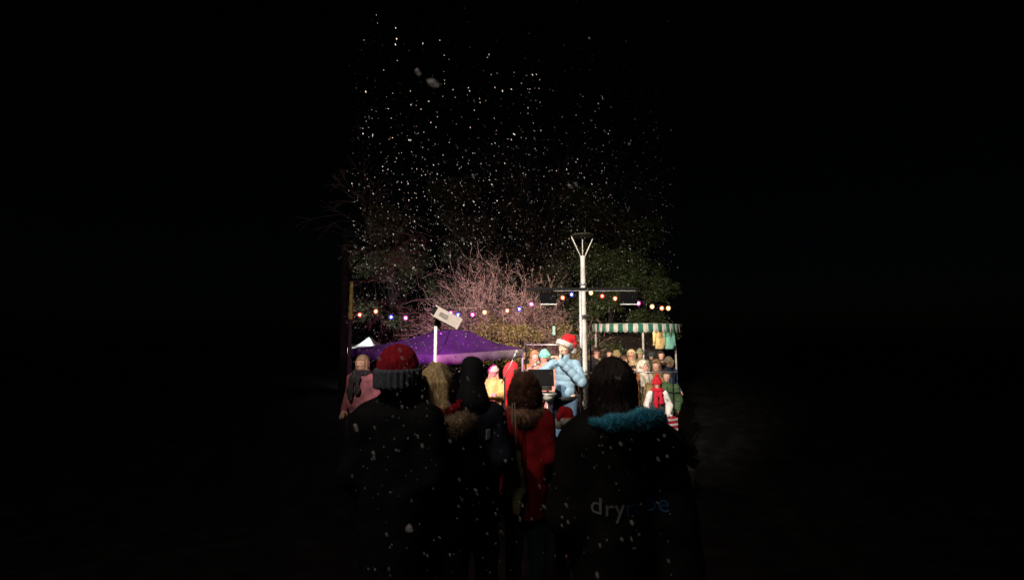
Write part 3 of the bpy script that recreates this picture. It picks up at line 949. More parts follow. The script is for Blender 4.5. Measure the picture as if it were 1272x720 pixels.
# wrapped presents by the handrail
for i, (px, py, D, lab) in enumerate(((806, 524, 6.6, 'red wrapped present with white bands, the left one by the handrail'), (822, 521, 6.75, 'red wrapped present with white bands, the middle one by the handrail'), (832, 523, 6.7, 'red wrapped present with white bands, the right one by the handrail'))):
    q = at(px, py, D)
    o = root('wrapped_present', lab, 'present', (q.x, D, STAGE), rotz=R(20 * i - 15), group='red and white presents on the stage edge')
    hh = q.z - STAGE + .07
    MB().box((0, 0, hh / 2), (.17, .15, hh)).build('box', fabric('red_paper', (.50, .02, .05), rough=.5, var=.2), o)
    rbm = MB()
    for zz in np.arange(hh - .03, .05, -.075):
        rbm.box((0, 0, zz), (.176, .156, .03))
    rbm.build('ribbon', fabric('white_ribbon', (.75, .70, .68), rough=.5), o)
    MB().ball((-.03, 0, hh + .015), .028, 8, (1.3, .7, .7)).ball((.03, 0, hh + .015), .028, 8, (1.3, .7, .7)).build('bow', fabric('white_ribbon', (.75, .70, .68), rough=.5), o, True)

# ------------------------------------------------------------------ lighting stand (T-bar) with two floodlights
tb = at(719, 360, 7.0)
T0 = Vector((tb.x, 6.85, STAGE))
ts = root('lighting_stand', 'tall slim lighting stand with a black crossbar before the lamp post', 'lighting stand', T0)
topz = tb.z - STAGE
MB().tube([(0, 0, .9), (0, 0, topz - .03)], .022, 10).build('upper_pole', fabric('satin_aluminium', (.55, .54, .56), rough=.35, metal=.3, var=.1), ts, True)
MB().tube([(0, 0, .05), (0, 0, .95)], .029, 10).build('lower_pole', fabric('satin_aluminium', (.55, .54, .56), rough=.35, metal=.3, var=.1), ts, True)
tripod(ts, .7, BLACKMETAL, .5, .014)
xa = at(653, 360, 7.0).x - T0.x; xb = at(789, 360, 7.0).x - T0.x
MB().box(((xa + xb) / 2, 0, topz), (xb - xa, .045, .045)).build('crossbar', BLACKMETAL, ts)
MB().box(((xa + xb) / 2 + .2, 0, topz - .029), (xb - xa - .5, .05, .006)).build('crossbar_highlight', fabric('painted_bar_glint', (.35, .35, .35), rough=.4), ts)  # pale strip paints the light caught along the bar's lower edge
lampnodes = []
for px, lab in ((680, 'black boxy floodlight hanging left of the lamp post'), (778, 'black boxy floodlight hanging right of the lamp post')):
    q = at(px, 371, 7.0)
    f = root('floodlight', lab, 'floodlight', (q.x, T0.y, q.z), group='floodlights on the crossbar')
    hh = .095
    MB().box((0, 0, 0), (.255, .10, .19)).build('housing', fabric('black_housing', (.003, .003, .0035), rough=.9, var=.2, bump=0, spec=.05), f)
    yk = MB()
    for s in (-1, 1):
        yk.box((s * .137, 0, .05), (.012, .03, .16))
    yk.box((0, 0, .128), (.286, .03, .012))
    yk.build('yoke', BLACKMETAL, f)
    fin = MB()
    for k in range(8):
        fin.box((-.105 + k * .03, -.056, 0), (.006, .014, .16))
    fin.build('cooling_fins', BLACKMETAL, f)
    MB().box((0, -.005, -.101), (.262, .12, .012)).build('underside_highlight', fabric('painted_underlight', (.7, .7, .7), rough=.4), f)  # light on the housing's underside, put in as a pale slab
    MB().box((0, .053, 0), (.22, .006, .155)).build('lens', glow('floodlight_lens', (1, .86, .66), 6.0), f)
    lampnodes.append(Vector((q.x, T0.y + .075, q.z)))

# ------------------------------------------------------------------ lamp post
lp = at(726, 460, 7.75)
L0 = Vector((lp.x, 7.75, gz(7.75)))
lamp = root('lamp_post', 'tapered white lamp post topped by three arms and a flat unlit dish', 'lamp post', L0)
ztop = at(724, 293, 7.75).z - L0.z
zf = at(724, 320, 7.75).z - L0.z
MB().tube([(0, 0, 0), (0, 0, .5), (0, 0, .52), (0, 0, zf - .05), (0, 0, zf + .03)], [.085, .085, .062, .043, .052], 16).build('column', WHITEPAINT, lamp, True)
for k in range(3):
    a = R(-10 + 120 * k) if k else R(-8)
    a = [R(-5), R(185), R(80)][k]
    MB().tube([(.03 * math.cos(a), .03 * math.sin(a), zf), (.21 * math.cos(a), .21 * math.sin(a), ztop - .01)], [.012, .009], 8).build('arm', WHITEPAINT, lamp, True)
MB().lathe([(.001, ztop + .026), (.14, ztop + .02), (.225, ztop + .008), (.225, ztop - .006), (.12, ztop - .014), (.001, ztop - .014)], 32).build('dish', fabric('weathered_dish', (.025, .028, .016), rough=.6, var=.3), lamp, True)
MB().tube([(0, 0, zf), (0, 0, ztop - .02)], .008, 8).build('rod', WHITEPAINT, lamp, True)
MB().lathe([(.058, 1.6), (.064, 1.602), (.064, 1.64), (.056, 1.642)], 16).build('joint_ring', GREYMETAL, lamp, True)
MB().box((0, -.084, .32), (.07, .006, .26)).build('access_door', GREYMETAL, lamp)
cz_ = at(724, 353, 7.75).z - L0.z
MB().lathe([(.05, cz_ - .02), (.066, cz_ - .018), (.066, cz_ + .018), (.05, cz_ + .02)], 16).build('clamp', GREYMETAL, lamp, True)

# ------------------------------------------------------------------ pole with tilted white box light
b0 = at(541, 420, 5.6)
B0 = Vector((b0.x, 5.6, gz(5.6)))
bp = root('floodlight_pole', 'slim white pole standing before the near corner of the purple gazebo', 'pole', B0)
ph = at(541, 405, 5.6).z - B0.z
MB().tube([(0, 0, 0), (0, 0, ph * .62), (0, 0, ph * .63), (0, 0, ph)], [.03, .03, .022, .020], 12).build('shaft', WHITEPAINT, bp, True)
tripod(bp, .5, BLACKMETAL, .4, .014)
bc = at(554, 393, 5.55)
fb = root('white_lamp_box', 'tilted white box lamp above the purple gazebo roof', 'floodlight', bc)
Mt = Matrix.Rotation(R(-62), 3, 'Z') @ Matrix.Rotation(R(0), 3, 'X')
Mt = Matrix.Rotation(R(29), 3, 'Y') @ Matrix.Rotation(R(24), 3, 'Z')
MB().box((0, 0, 0), (.34, .20, .14), Mt).build('housing', fabric('white_housing', (.36, .32, .30), rough=.5, var=.12, scale=20), fb)
MB().box(Mt @ Vector((-.174, 0, 0)), (.010, .17, .11), Mt).build('rear_panel', BLACKMETAL, fb)
MB().box(Mt @ Vector((.176, 0, 0)), (.018, .215, .152), Mt).build('bezel', fabric('white_housing', (.36, .32, .30), rough=.5, var=.12, scale=20), fb)
MB().box(Mt @ Vector((.187, 0, 0)), (.006, .18, .12), Mt).build('lens', glow('box_lamp_lens', (1, .9, .76), 8.0), fb)
MB().box(Mt @ Vector((0, 0, -.076)), (.30, .17, .014), Mt).build('dark_underside', BLACKMETAL, fb)  # black slab added for depth along the box's bottom edge
for zz in (-.02, .0, .02):
    MB().box(Mt @ Vector((-.06, -.1015, zz)), (.12, .004, .008), Mt).build('vent_slot', BLACKMETAL, fb)
hang = MB()
hang.tube([Mt @ Vector((-.10, .0, -.08)), Vector((b0.x - bc.x, .05, at(541, 406, 5.6).z - bc.z))], .010, 6)
hang.build('bracket', BLACKMETAL, fb, True)
keypos = bc + Mt @ Vector((.225, 0, 0))

# purple par can on the same pole
pc = at(543, 401, 5.72)
pr = root('purple_spotlight', 'small black spotlight under the tilted white lamp box throwing purple light', 'spotlight', pc)
aim = at(562, 436, 7.5)
dv = (aim - pc).normalized()
MB().tube([dv * -.06, dv * .0, dv * .07], [.03, .045, .05], 14, True).build('can', BLACKMETAL, pr, True)
MB().tube([dv * .071, dv * .074], .042, 14).build('lens', glow('purple_lens', (.55, .05, 1), 5.0), pr, True)
purplepos = pc + dv * .09

# ------------------------------------------------------------------ purple gazebo, seen corner-on
gc = at(545, 430, 8.7)
GX, GY = -1.55, 8.75
half = 1.72
ez = at(543, 441, 7.0).z
gt = root('gazebo', 'purple pop up gazebo with its right valance coloured pale as if lit', 'gazebo', (GX, GY, 0))
TENT = fabric('purple_canvas', (.036, .007, .075), rough=.75, var=.22, scale=4, bump=.5)
corners = [Vector((.30, -half, ez)), Vector((1.79, 0, ez + .02)), Vector((-.30, half, ez)), Vector((-1.79, 0, ez + .02))]
apexz = at(562, 410, 8.7).z
apex = Vector((.31, 0, apexz))
V, Q = [], []
n = 14
for k in range(4):
    a, b = corners[k], corners[(k + 1) % 4]
    base = len(V)
    for i in range(n + 1):
        for j in range(n + 1):
            u, v = i / n, j / n
            e = a.lerp(b, u)
            top = apex + (e - apex).normalized() * .36
            top.z = apexz - .02
            p_ = e.lerp(top, v)
            p_.z -= .07 * math.sin(math.pi * v) * (1 + .5 * math.sin(math.pi * u))
            p_.z += (.014 * math.sin(9 * u + 5 * v + k * 2) + .009 * math.sin(23 * u - 11 * v + k)) * math.sin(math.pi * v)
            V.append(tuple(p_))
    for i in range(n):
        for j in range(n):
            q = base + i * (n + 1) + j
            Q.append((q, q + n + 1, q + n + 2, q + 1))
for k in range(4):
    sp = []
    for j in range(13):
        v = j / 12
        top = apex + (corners[k] - apex).normalized() * .36
        top.z = apexz - .02
        p_ = corners[k].lerp(top, v)
        sp.append((p_.x, p_.y, p_.z - .07 * math.sin(math.pi * v) + .004))
    MB().tube(sp, .012, 6).build('hip_seam', fabric('seam_webbing', (.02, .006, .04), rough=.8), gt, True)
nb = len(V)
V += [tuple(Vector(v) - Vector((0, 0, .004))) for v in V]
Q += [(c_ + nb, b_ + nb, a_ + nb, d_ + nb) for a_, b_, c_, d_ in [(q[1], q[2], q[3], q[0]) for q in Q]]
link('roof', meshdata('roof', V, np.array(Q, np.int32), TENT), gt)
MB().lathe([(.001, apexz + .015), (.2, apexz + .005), (.37, apexz - .025), (.375, apexz - .04)], 18, (.31, 0, 0)).build('peak_cap', TENT, gt, True)
VAL = fabric('valance_lit_white', (.085, .08, .09), rough=.75, var=.25, scale=6)  # white light on the right-hand valances is put into this paler colour
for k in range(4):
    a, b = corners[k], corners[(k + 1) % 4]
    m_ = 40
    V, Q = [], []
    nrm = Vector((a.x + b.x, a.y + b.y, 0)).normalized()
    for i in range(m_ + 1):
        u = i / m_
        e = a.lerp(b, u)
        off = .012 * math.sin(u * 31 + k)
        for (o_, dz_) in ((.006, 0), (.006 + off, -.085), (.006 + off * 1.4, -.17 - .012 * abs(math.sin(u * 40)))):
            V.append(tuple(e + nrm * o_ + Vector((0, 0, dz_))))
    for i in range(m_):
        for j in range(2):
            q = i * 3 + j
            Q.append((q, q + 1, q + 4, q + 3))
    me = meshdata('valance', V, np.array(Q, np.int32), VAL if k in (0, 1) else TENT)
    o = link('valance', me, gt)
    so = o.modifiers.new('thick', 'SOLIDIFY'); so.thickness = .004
for c_ in corners:
    MB().box((c_.x * .985, c_.y * .985, (c_.z - .01 + gz(GY + c_.y)) / 2), (.035, .035, c_.z - .01 - gz(GY + c_.y))).build('leg', GREYMETAL, gt)
fr = MB()
for k in range(4):
    fr.tube([corners[k] * .985 - Vector((0, 0, .08)), corners[(k + 1) % 4] * .985 - Vector((0, 0, .08))], .012, 6)
fr.build('frame', GREYMETAL, gt)

# ------------------------------------------------------------------ string of coloured bulbs
bulbs = [(447, 390, 'r'), (467, 386, 'o'), (486, 393, 'b'), (504, 394, 'm'), (521, 392, 'w0'), (560, 388, 'm'), (569, 390, 'b'), (587, 390, 'm'), (602, 387, 'w'), (630, 385, 'o'), (645, 383, 'b'), (660, 377, 'm'),
         (699, 369, 'o'), (710, 365, 'b'), (734, 363, 'w'), (748, 367, 'r'), (764, 370, 'o'), (793, 376, 'm'), (810, 380, 'w'), (822, 382, 'o'), (830, 382, 'w')]
COL = {'r': (1, .05, .02), 'o': (1, .20, .05), 'b': (.06, .06, 1), 'm': (1, .08, .55), 'w': (1, .62, .22), 'w0': (1, .62, .22)}
NAMES = {'r': 'red', 'o': 'orange', 'b': 'blue', 'm': 'magenta', 'w': 'warm white', 'w0': 'unlit'}
DS = 8.1
path = [at(434, 386, DS)] + [at(px, py - 3.2, DS) for px, py, k in bulbs] + [at(840, 381, DS)]
wire = root('festoon_cable', 'thin black festoon cable strung across behind the lamp post with coloured bulbs', 'cable', (0, DS, 0))
pts = []
for a, b in zip(path[:-1], path[1:]):
    for t in (0, .5):
        q = a.lerp(b, t)
        pts.append((q.x, 0, q.z - .012 * math.sin(math.pi * t)))
pts.append((path[-1].x, 0, path[-1].z))
MB().tube(pts, .006, 5).build('cable', BLACKMETAL, wire, True)
glob = MB().ball((0, 0, -.05), .042, 14, (1, 1, 1.1))  # glowing bulb glass, enlarged so it also stands for the halo
core = MB().ball((0, 0, -.05), .018, 10, (1, 1, 1.2))
sock = MB().lathe([(.001, .012), (.014, .012), (.017, -.012), (.001, -.012)], 10)
ordinal = {}
DESCR = ['at the far left end of the string', 'above the pink coat and white marquee', 'left of the tilted white lamp box']
for i, (px, py, k) in enumerate(bulbs):
    if k == 'w0': continue
    q = at(px, py - 2.6, DS)
    nm = NAMES[k]
    lab = f'{nm} festoon bulb '
    if px < 455: lab += 'glowing at the left end of the string'
    elif px < 475: lab += 'second from the left end of the string'
    elif px < 495: lab += 'left of the beanie man, between orange and magenta ones'
    elif px < 530: lab += 'nearest left of the tilted white lamp box'
    elif px < 565: lab += 'close against the tilted white lamp box'
    elif px < 575: lab += 'right of the tilted white lamp box'
    elif px < 595: lab += 'left of the warm one at the bare tree'
    elif px < 615: lab += 'in front of the bare tree branches'
    elif px < 640: lab += 'before the trunk of the bare tree'
    elif px < 653: lab += 'between the bare tree trunk and left floodlight'
    elif px < 670: lab += 'nearest left of the left floodlight'
    elif px < 705: lab += 'nearest right of the left floodlight'
    elif px < 715: lab += 'close left of the lamp post'
    elif px < 740: lab += 'close right of the lamp post'
    elif px < 755: lab += 'midway between lamp post and right floodlight'
    elif px < 770: lab += 'nearest left of the right floodlight'
    elif px < 800: lab += 'nearest right of the right floodlight'
    elif px < 815: lab += 'above the middle of the striped awning'
    elif px < 826: lab += 'second from the right end of the string'
    else: lab += 'at the right end of the string'
    o = root('festoon_bulb', lab, 'light bulb', q, group='coloured festoon bulbs on the string')
    key = ('bulb', k)
    if key not in CACHE:
        c_ = COL[k]
        cc = [min(1, .45 + .55 * v) for v in c_]
        CACHE[key] = (glob.data('globe', glassglow('bulb_glass_' + nm.replace(' ', '_'), c_, 2.0, .5), True), core.data('filament', glow('bulb_filament_' + nm.replace(' ', '_'), cc, 22.0), True))
    link('globe', CACHE[key][0], o); link('filament', CACHE[key][1], o)
    if 'sock' not in CACHE: CACHE['sock'] = sock.data('socket', BLACKMETAL, True)
    link('socket', CACHE['sock'], o)

# post at the left end
yp = at(435, 380, DS)
yo = root('wooden_post', 'dark post with a yellow painted top holding the left end of the bulb string', 'post', (yp.x + .02, DS, gz(DS)))
hz = at(436, 352, DS).z - gz(DS)
hl = at(436, 396, DS).z - gz(DS)
MB().box((0, 0, hl / 2), (.05, .05, hl)).build('shaft', fabric('dark_post_wood', (.02, .017, .014), rough=.9, var=.3), yo)
MB().box((0, 0, (hl + hz) / 2), (.054, .054, hz - hl)).build('painted_top', fabric('yellow_paint', (.30, .21, .05), rough=.6, var=.25), yo)
MB().box((0, 0, hz + .012), (.07, .07, .025)).build('cap', fabric('yellow_paint', (.30, .21, .05), rough=.6, var=.25), yo)

# ------------------------------------------------------------------ round stall with striped awning
sa = at(738, 406, 12.2)
SC = Vector((at(792, 406, 13.0).x, 13.25, gz(13)))
Rr = SC.x - at(738, 406, 13.0).x
stall = root('market_stall', 'market stall with a scalloped green and white striped awning', 'stall', SC)
zt = at(790, 402, 12.2).z - SC.z
zb = at(790, 411, 12.2).z - SC.z
GREEN = fabric('green_canvas', (.03, .19, .13), rough=.8, var=.15)
CREAM = fabric('cream_canvas', (.70, .68, .60), rough=.8, var=.1)
ns = 58
rise = .05
def two_tone(name, V, Q, idx, thick):
    me = meshdata(name, V, np.array(Q, np.int32), GREEN)
    me.materials.append(CREAM)
    me.polygons.foreach_set('material_index', np.array(idx, np.int32))
    o = link(name, me, stall)
    so = o.modifiers.new('thick', 'SOLIDIFY'); so.thickness = thick
m_ = 5
V, Q, I_ = [], [], []
for k in range(ns * m_ + 1):
    a = 2 * math.pi * k / (ns * m_)
    V.append((Rr * math.cos(a), Rr * .78 * math.sin(a), zt))
    rr2 = Rr + .012 + .012 * math.sin(23 * a)
    V.append((rr2 * math.cos(a), rr2 * .78 * math.sin(a), zb - .045 * abs(math.sin(math.pi * k / m_))))
for k in range(ns * m_):
    Q.append((2 * k, 2 * k + 1, 2 * k + 3, 2 * k + 2)); I_.append((k // m_) % 2)
two_tone('valance', V, Q, I_, .006)
V, Q, I_ = [], [], []
for k in range(ns + 1):
    a = 2 * math.pi * k / ns
    V += [(Rr * math.cos(a), Rr * .78 * math.sin(a), zt + .003), (.12 * math.cos(a), .12 * math.sin(a), zt + rise)]
for k in range(ns):
    Q.append((2 * k, 2 * k + 2, 2 * k + 3, 2 * k + 1)); I_.append(k % 2)
two_tone('roof', V, Q, I_, .006)
pxs = at(799, 430, 12.3)
for xx, yy in ((pxs.x - SC.x, pxs.y - SC.y), (-Rr * .93, 0), (Rr * .93, 0), (-.6, .9), (.6, .9)):
    MB().tube([(xx, yy, 0), (xx, yy, zt + .01)], .028, 10).build('post', fabric('pale_post', (.62, .60, .55), rough=.5), stall, True)
MB().box((0, -.1, .5), (Rr * 1.5, .6, 1.0)).build('counter', fabric('counter_wood', (.16, .09, .05), rough=.7, scale=6), stall)
MB().box((0, .75, 1.2), (Rr * 1.6, .02, 1.5)).build('back_cloth', fabric('dark_back_cloth', (.025, .022, .02), rough=.9), stall)
MB().tube([(-.9, -.45, zt - .12), (1.15, -.45, zt - .12)], .010, 6).build('hanging_rail', GREYMETAL, stall, True)
for px, c_, nm in ((819, (.45, .34, .17), 'sand coloured'), (831, (.17, .45, .38), 'mint green')):
    q = at(px, 420, SC.y - .45)
    o = root('hanging_coat', f'{nm} coat for sale hanging below the striped awning', 'coat', (q.x, SC.y - .45, SC.z + zt - .13), group='garments hanging in the stall')
    gm = snets(mod(union([cap((-.10, 0, -.11), (.10, 0, -.11), .04), cap((0, 0, -.14), (0, 0, -.58), .12, .14, (1, .45, 1)), cap((-.13, 0, -.13), (-.17, 0, -.5), .045, .04), cap((.13, 0, -.13), (.17, 0, -.5), .045, .04)], .03), lambda Q, d: np.maximum(d + folds(5, .008, 25, .3)(Q), -.62 - Q[:, 2])), .018, 'garment', fabric('garment_cloth', c_, rough=.85, var=.25))
    link('garment', gm, o)
    MB().tube([(-.13, 0, -.09), (0, 0, -.045), (.13, 0, -.09)], .006, 6).tube([(0, 0, -.045), (0, 0, -.01), (.012, -.012, .012), (0, 0, .014)], .004, 6).build('hanger', BLACKMETAL, o, True)
sl = at(800, 416, SC.y - .2)  # pendant lamp added to light the crowd under the awning
lo = root('added_stall_lamp', 'small warm pendant lamp added inside the striped stall to light it', 'lamp', (sl.x, SC.y - .7, SC.z + zt - .16))
MB().lathe([(.012, .06), (.03, .05), (.075, -.01), (.072, -.012), (.028, .045)], 16).build('shade', BLACKMETAL, lo, True)
MB().ball((0, 0, -.012), .03, 10).build('bulb', glow('stall_bulb', (1, .75, .45), 12), lo, True)
stall_lamp_pos = Vector((sl.x, SC.y - .7, SC.z + zt - .22))

# ------------------------------------------------------------------ white marquee, left, lit by an added lamp
mq = at(440, 425, 15.0)
MQ = Vector((mq.x + .52, 15.0, gz(15)))
wm = root('white_marquee', 'brightly lit white marquee behind the left end of the purple gazebo', 'marquee', MQ)
WM = fabric('white_canvas', (.78, .80, .76), rough=.7, var=.08, scale=3)
ez_ = at(440, 431, 15).z - MQ.z; az_ = at(446, 418, 15).z - MQ.z
hw = .62
mb = MB()
n = 8
pc_ = [(-hw, -hw), (hw, -hw), (hw, hw), (-hw, hw)]
for k in range(4):
    a, b = pc_[k], pc_[(k + 1) % 4]
    V, Q = [], []
    for i in range(n + 1):
        for j in range(n + 1):
            u, v = i / n, j / n
            ex, ey = a[0] + (b[0] - a[0]) * u, a[1] + (b[1] - a[1]) * u
            w_ = (1 - v)
            V.append((ex * w_ * .98 + .0, ey * w_ * .98, ez_ + (az_ - ez_) * v - .14 * math.sin(math.pi * v) * .5))
    for i in range(n):
        for j in range(n):
            q = i * (n + 1) + j
            Q.append((q, q + n + 1, q + n + 2, q + 1))
    mb.add(V, Q)
rf = mb.build('roof', WM, wm, True)
so = rf.modifiers.new('thick', 'SOLIDIFY'); so.thickness = .006
vb = MB()
for k in range(4):
    a, b = pc_[k], pc_[(k + 1) % 4]
    vb.add([(a[0], a[1], ez_), (b[0], b[1], ez_), (b[0], b[1], ez_ - .2), (a[0], a[1], ez_ - .2)], [(0, 1, 2, 3)])
vv = vb.build('valance', WM, wm)
so = vv.modifiers.new('thick', 'SOLIDIFY'); so.thickness = .005
for a in pc_:
    MB().tube([(a[0] * .98, a[1] * .98, 0), (a[0] * .98, a[1] * .98, ez_)], .025, 8).build('leg', GREYMETAL, wm, True)
# lamp added in front on a short stand to brighten the canvas
sg = at(452, 446, 13.2)
ml = root('added_marquee_lamp', 'small work lamp on a stand added to light the white marquee', 'lamp', (sg.x, 13.2, gz(13.2)))
MB().tube([(0, 0, .02), (0, 0, 1.15)], .014, 8).build('pole', BLACKMETAL, ml, True)
tripod(ml, .3, BLACKMETAL, .25)
MB().box((0, .0, 1.2), (.16, .06, .11)).build('head', BLACKMETAL, ml)
MB().box((0, .033, 1.2), (.13, .004, .085)).build('lens', glow('marquee_lens', (.85, 1, .9), 6), ml)
marquee_lamp_pos = Vector((sg.x, 13.27, gz(13.2) + 1.2))

# small lit lantern in the hedge
lq = at(688, 410, 10.6)
la = root('lantern', 'small white glowing lantern hanging in the bushes left of the Santa hat', 'lantern', lq)
MB().lathe([(.001, .16), (.02, .14), (.04, .12), (.045, .11)], 12).lathe([(.045, -.12), (.04, -.135), (.001, -.14)], 12).build('frame', BLACKMETAL, la, True)
MB().lathe([(.028, .108), (.038, .05), (.030, -.01), (.04, -.07), (.03, -.118)], 12).build('glass', glow('lantern_glass', (.75, 1, .72), .9), la, True)
MB().tube([(0, 0, .155), (0, 0, .34)], .004, 5).build('hook', BLACKMETAL, la)

# ------------------------------------------------------------------ trees
def frustums(segs, sides):
    """segs: array of (p0(3), p1(3), r0, r1) -> verts, quads"""
    S = np.asarray(segs, float)
    p0, p1, r0, r1 = S[:, 0:3], S[:, 3:6], S[:, 6], S[:, 7]
    d = p1 - p0; d /= np.linalg.norm(d, axis=1, keepdims=True) + 1e-9
    a = np.where(np.abs(d[:, 2:3]) < .9, np.array([[0, 0, 1.]]), np.array([[1., 0, 0]]))
    u = np.cross(d, a); u /= np.linalg.norm(u, axis=1, keepdims=True)
    w = np.cross(d, u)
    V = []
    for P, r in ((p0, r0), (p1, r1)):
        for k in range(sides):
            an = 2 * math.pi * k / sides
            V.append(P + (u * math.cos(an) + w * math.sin(an)) * r[:, None])
    V = np.stack(V, 1).reshape(-1, 3)
    b = np.arange(len(S))[:, None] * (2 * sides)
    Q = np.concatenate([b + np.array([[k, (k + 1) % sides, sides + (k + 1) % sides, sides + k]]) for k in range(sides)])
    return V, Q.astype(np.int32)

def grow(seed, start, direction, length, radius, levels, kids, spread, droop=0.0, up=0.0, shrink=.68, rmin=.0035, jitter=.16, steps=5):
    r = random.Random(seed)
    thick, thin = [], []
    def branch(p, d, L, rad, lev):
        nst = steps if lev < 3 else 3
        pts = []
        for i in range(nst):
            d = (d + Vector((r.gauss(0, jitter), r.gauss(0, jitter), r.gauss(0, jitter) + up * (1 if lev else 0) - droop * (lev > 1)))).normalized()
            q = p + d * (L / nst)
            r1 = max(rmin, rad * (1 - .45 / nst))
            (thick if lev <= 1 else thin).append((*p, *q, rad, r1))
            p, rad = q, r1
            pts.append((p.copy(), d.copy(), rad))
        if lev >= levels: return
        nk = kids[lev]
        for k in range(nk):
            i = r.randint(max(1, nst // 2 - (1 if lev else 0)), nst - 1) if k else nst - 1
            bp_, bd, br = pts[i]
            ax = bd.cross(Vector((r.gauss(0, 1), r.gauss(0, 1), r.gauss(0, 1)))).normalized()
            nd = (Matrix.Rotation(R(r.uniform(*spread)), 3, ax) @ bd).normalized()
            branch(bp_, nd, L * shrink * r.uniform(.75, 1.2), max(rmin, br * (.62 if k else .8)), lev + 1)
    branch(Vector(start), Vector(direction).normalized(), length, radius, 0)
    return thick, thin

def leafmat(name, c, lo=.45, hi=1.5):
    m, nt, b = nodes_of(name)
    N, L = nt.nodes, nt.links
    g = N.new('ShaderNodeNewGeometry')
    cr = N.new('ShaderNodeValToRGB')
    cr.color_ramp.elements[0].color = (*[v * lo for v in c], 1)
    cr.color_ramp.elements[1].color = (*[min(1, v * hi) for v in c], 1)
    L.new(g.outputs['Random Per Island'], cr.inputs['Fac'])
    L.new(cr.outputs['Color'], b.inputs['Base Color'])
    b.inputs['Roughness'].default_value = .55
    return m

def bare_tree(label, x, y, mat, stems, group=None, bark=None):
    o = root('bare_tree', label, 'tree', (x, y, gz(y)), group=group)
    TK, TN = [], []
    for s in stems:
        a, b = grow(**s)
        TK += a; TN += b
    V, Q = frustums(TK, 7)
    link('trunk', meshdata('trunk', V, Q, bark or mat), o)
    V, Q = frustums(TN, 3)
    link('crown', meshdata('crown', V, Q, mat, False), o)
    return o

TWIG = leafmat('frosted_twigs', (.25, .165, .145), .15, 2.3)
tq = at(617, 420, 11.6)
stems = []
for k in range(14):
    a = 2.4 * k + .3
    ph = R((10, 26, 40, 52, 61, 68, 33)[k % 7])
    stems.append(dict(seed=100 + k, start=(0.05 * math.cos(a), .05 * math.sin(a), .75 + .02 * k), direction=(math.cos(a) * math.sin(ph) * 1.1, math.sin(a) * math.sin(ph) * .8, math.cos(ph)), length=.80 + .42 * math.cos(ph) ** 2, radius=.03, levels=5, kids=(3, 4, 4, 3, 2), spread=(20, 58), up=.0, shrink=.75, jitter=.14, rmin=.0027))
stems.append(dict(seed=150, start=(0, 0, -.05), direction=(0, 0, 1), length=.95, radius=.13, levels=0, kids=(0,), spread=(1, 2)))
bare_tree('small bare tree with dense pale twigs lit pink above the gazebo', tq.x, 11.6, TWIG, stems)

DARKBARK = fabric('dark_bark', (.014, .011, .010), rough=.9, var=.4, scale=14, bump=.8)
FARTWIG = fabric('far_twigs', (.07, .045, .035), rough=.9, var=.3, scale=6, bump=0)
DARKTWIG = fabric('dark_twigs', (.22, .13, .11), rough=.9, var=.3, scale=6, bump=0)
lq = at(428, 420, 12.6)
stems = [dict(seed=210, start=(0, 0, -.05), direction=(0, 0, 1), length=5.2, radius=.14, levels=0, kids=(3,), spread=(10, 30), jitter=.01)]
for k in range(6):
    stems.append(dict(seed=220 + k, start=(0, 0, 1.8 + .5 * k), direction=(.9, -.25 + .12 * (k % 4), .35 + .09 * k), length=1.15, radius=.035, levels=4, kids=(3, 4, 3, 3), spread=(14, 42), up=.0, droop=.09, shrink=.72, rmin=.0042))
bare_tree('tall bare tree with drooping reddish twigs at the far left', lq.x, 12.6, DARKTWIG, stems, None, DARKBARK)

bq = at(690, 420, 19.0)
stems = [dict(seed=310, start=(0, 0, -.05), direction=(0, 0, 1), length=8.0, radius=.2, levels=0, kids=(3,), spread=(10, 30), jitter=.01)]
for k in range(10):
    a = 2.4 * k
    stems.append(dict(seed=320 + k, start=(0, 0, 2.6 + .45 * k), direction=(math.cos(a), math.sin(a) * .6, .6), length=2.2, radius=.075, levels=5, kids=(3, 4, 3, 3, 2), spread=(14, 42), up=.03, shrink=.70, rmin=.005))
bare_tree('very tall dark bare tree fading into the night behind the lamp post', bq.x, 19.0, FARTWIG, stems, None, DARKBARK)

def leaves(blobs, count, size, seed):
    """leaf blades scattered in a shell of every clump: blobs (centre, radii)"""
    r = np.random.default_rng(seed)
    vol = np.array([b[1][0] * b[1][1] * b[1][2] for b in blobs]) ** .7
    which = r.choice(len(blobs), count, p=vol / vol.sum())
    C = np.array([b[0] for b in blobs])[which]; Rd = np.array([b[1] for b in blobs])[which]
    d = r.normal(size=(count, 3)); d /= np.linalg.norm(d, axis=1, keepdims=True)
    rad = (r.random((count, 1)) ** .45)
    lump = 1 + .28 * np.sin(d[:, :1] * 7 + which[:, None]) * np.sin(d[:, 1:2] * 6 + 2 * which[:, None]) + .18 * np.sin(d[:, 2:3] * 13)
    P = C + d * Rd * rad * lump
    t = r.normal(size=(count, 3)) + d * .6; t /= np.linalg.norm(t, axis=1, keepdims=True)
    s = np.cross(t, r.normal(size=(count, 3))); s /= np.linalg.norm(s, axis=1, keepdims=True)
    L = size * (.6 + .8 * r.random((count, 1)))
    V = np.stack([P - t * L, P + s * L * .38, P + t * L, P - s * L * .38], 1).reshape(-1, 3)
    Q = np.arange(count * 4).reshape(-1, 4)
    return V, Q.astype(np.int32)

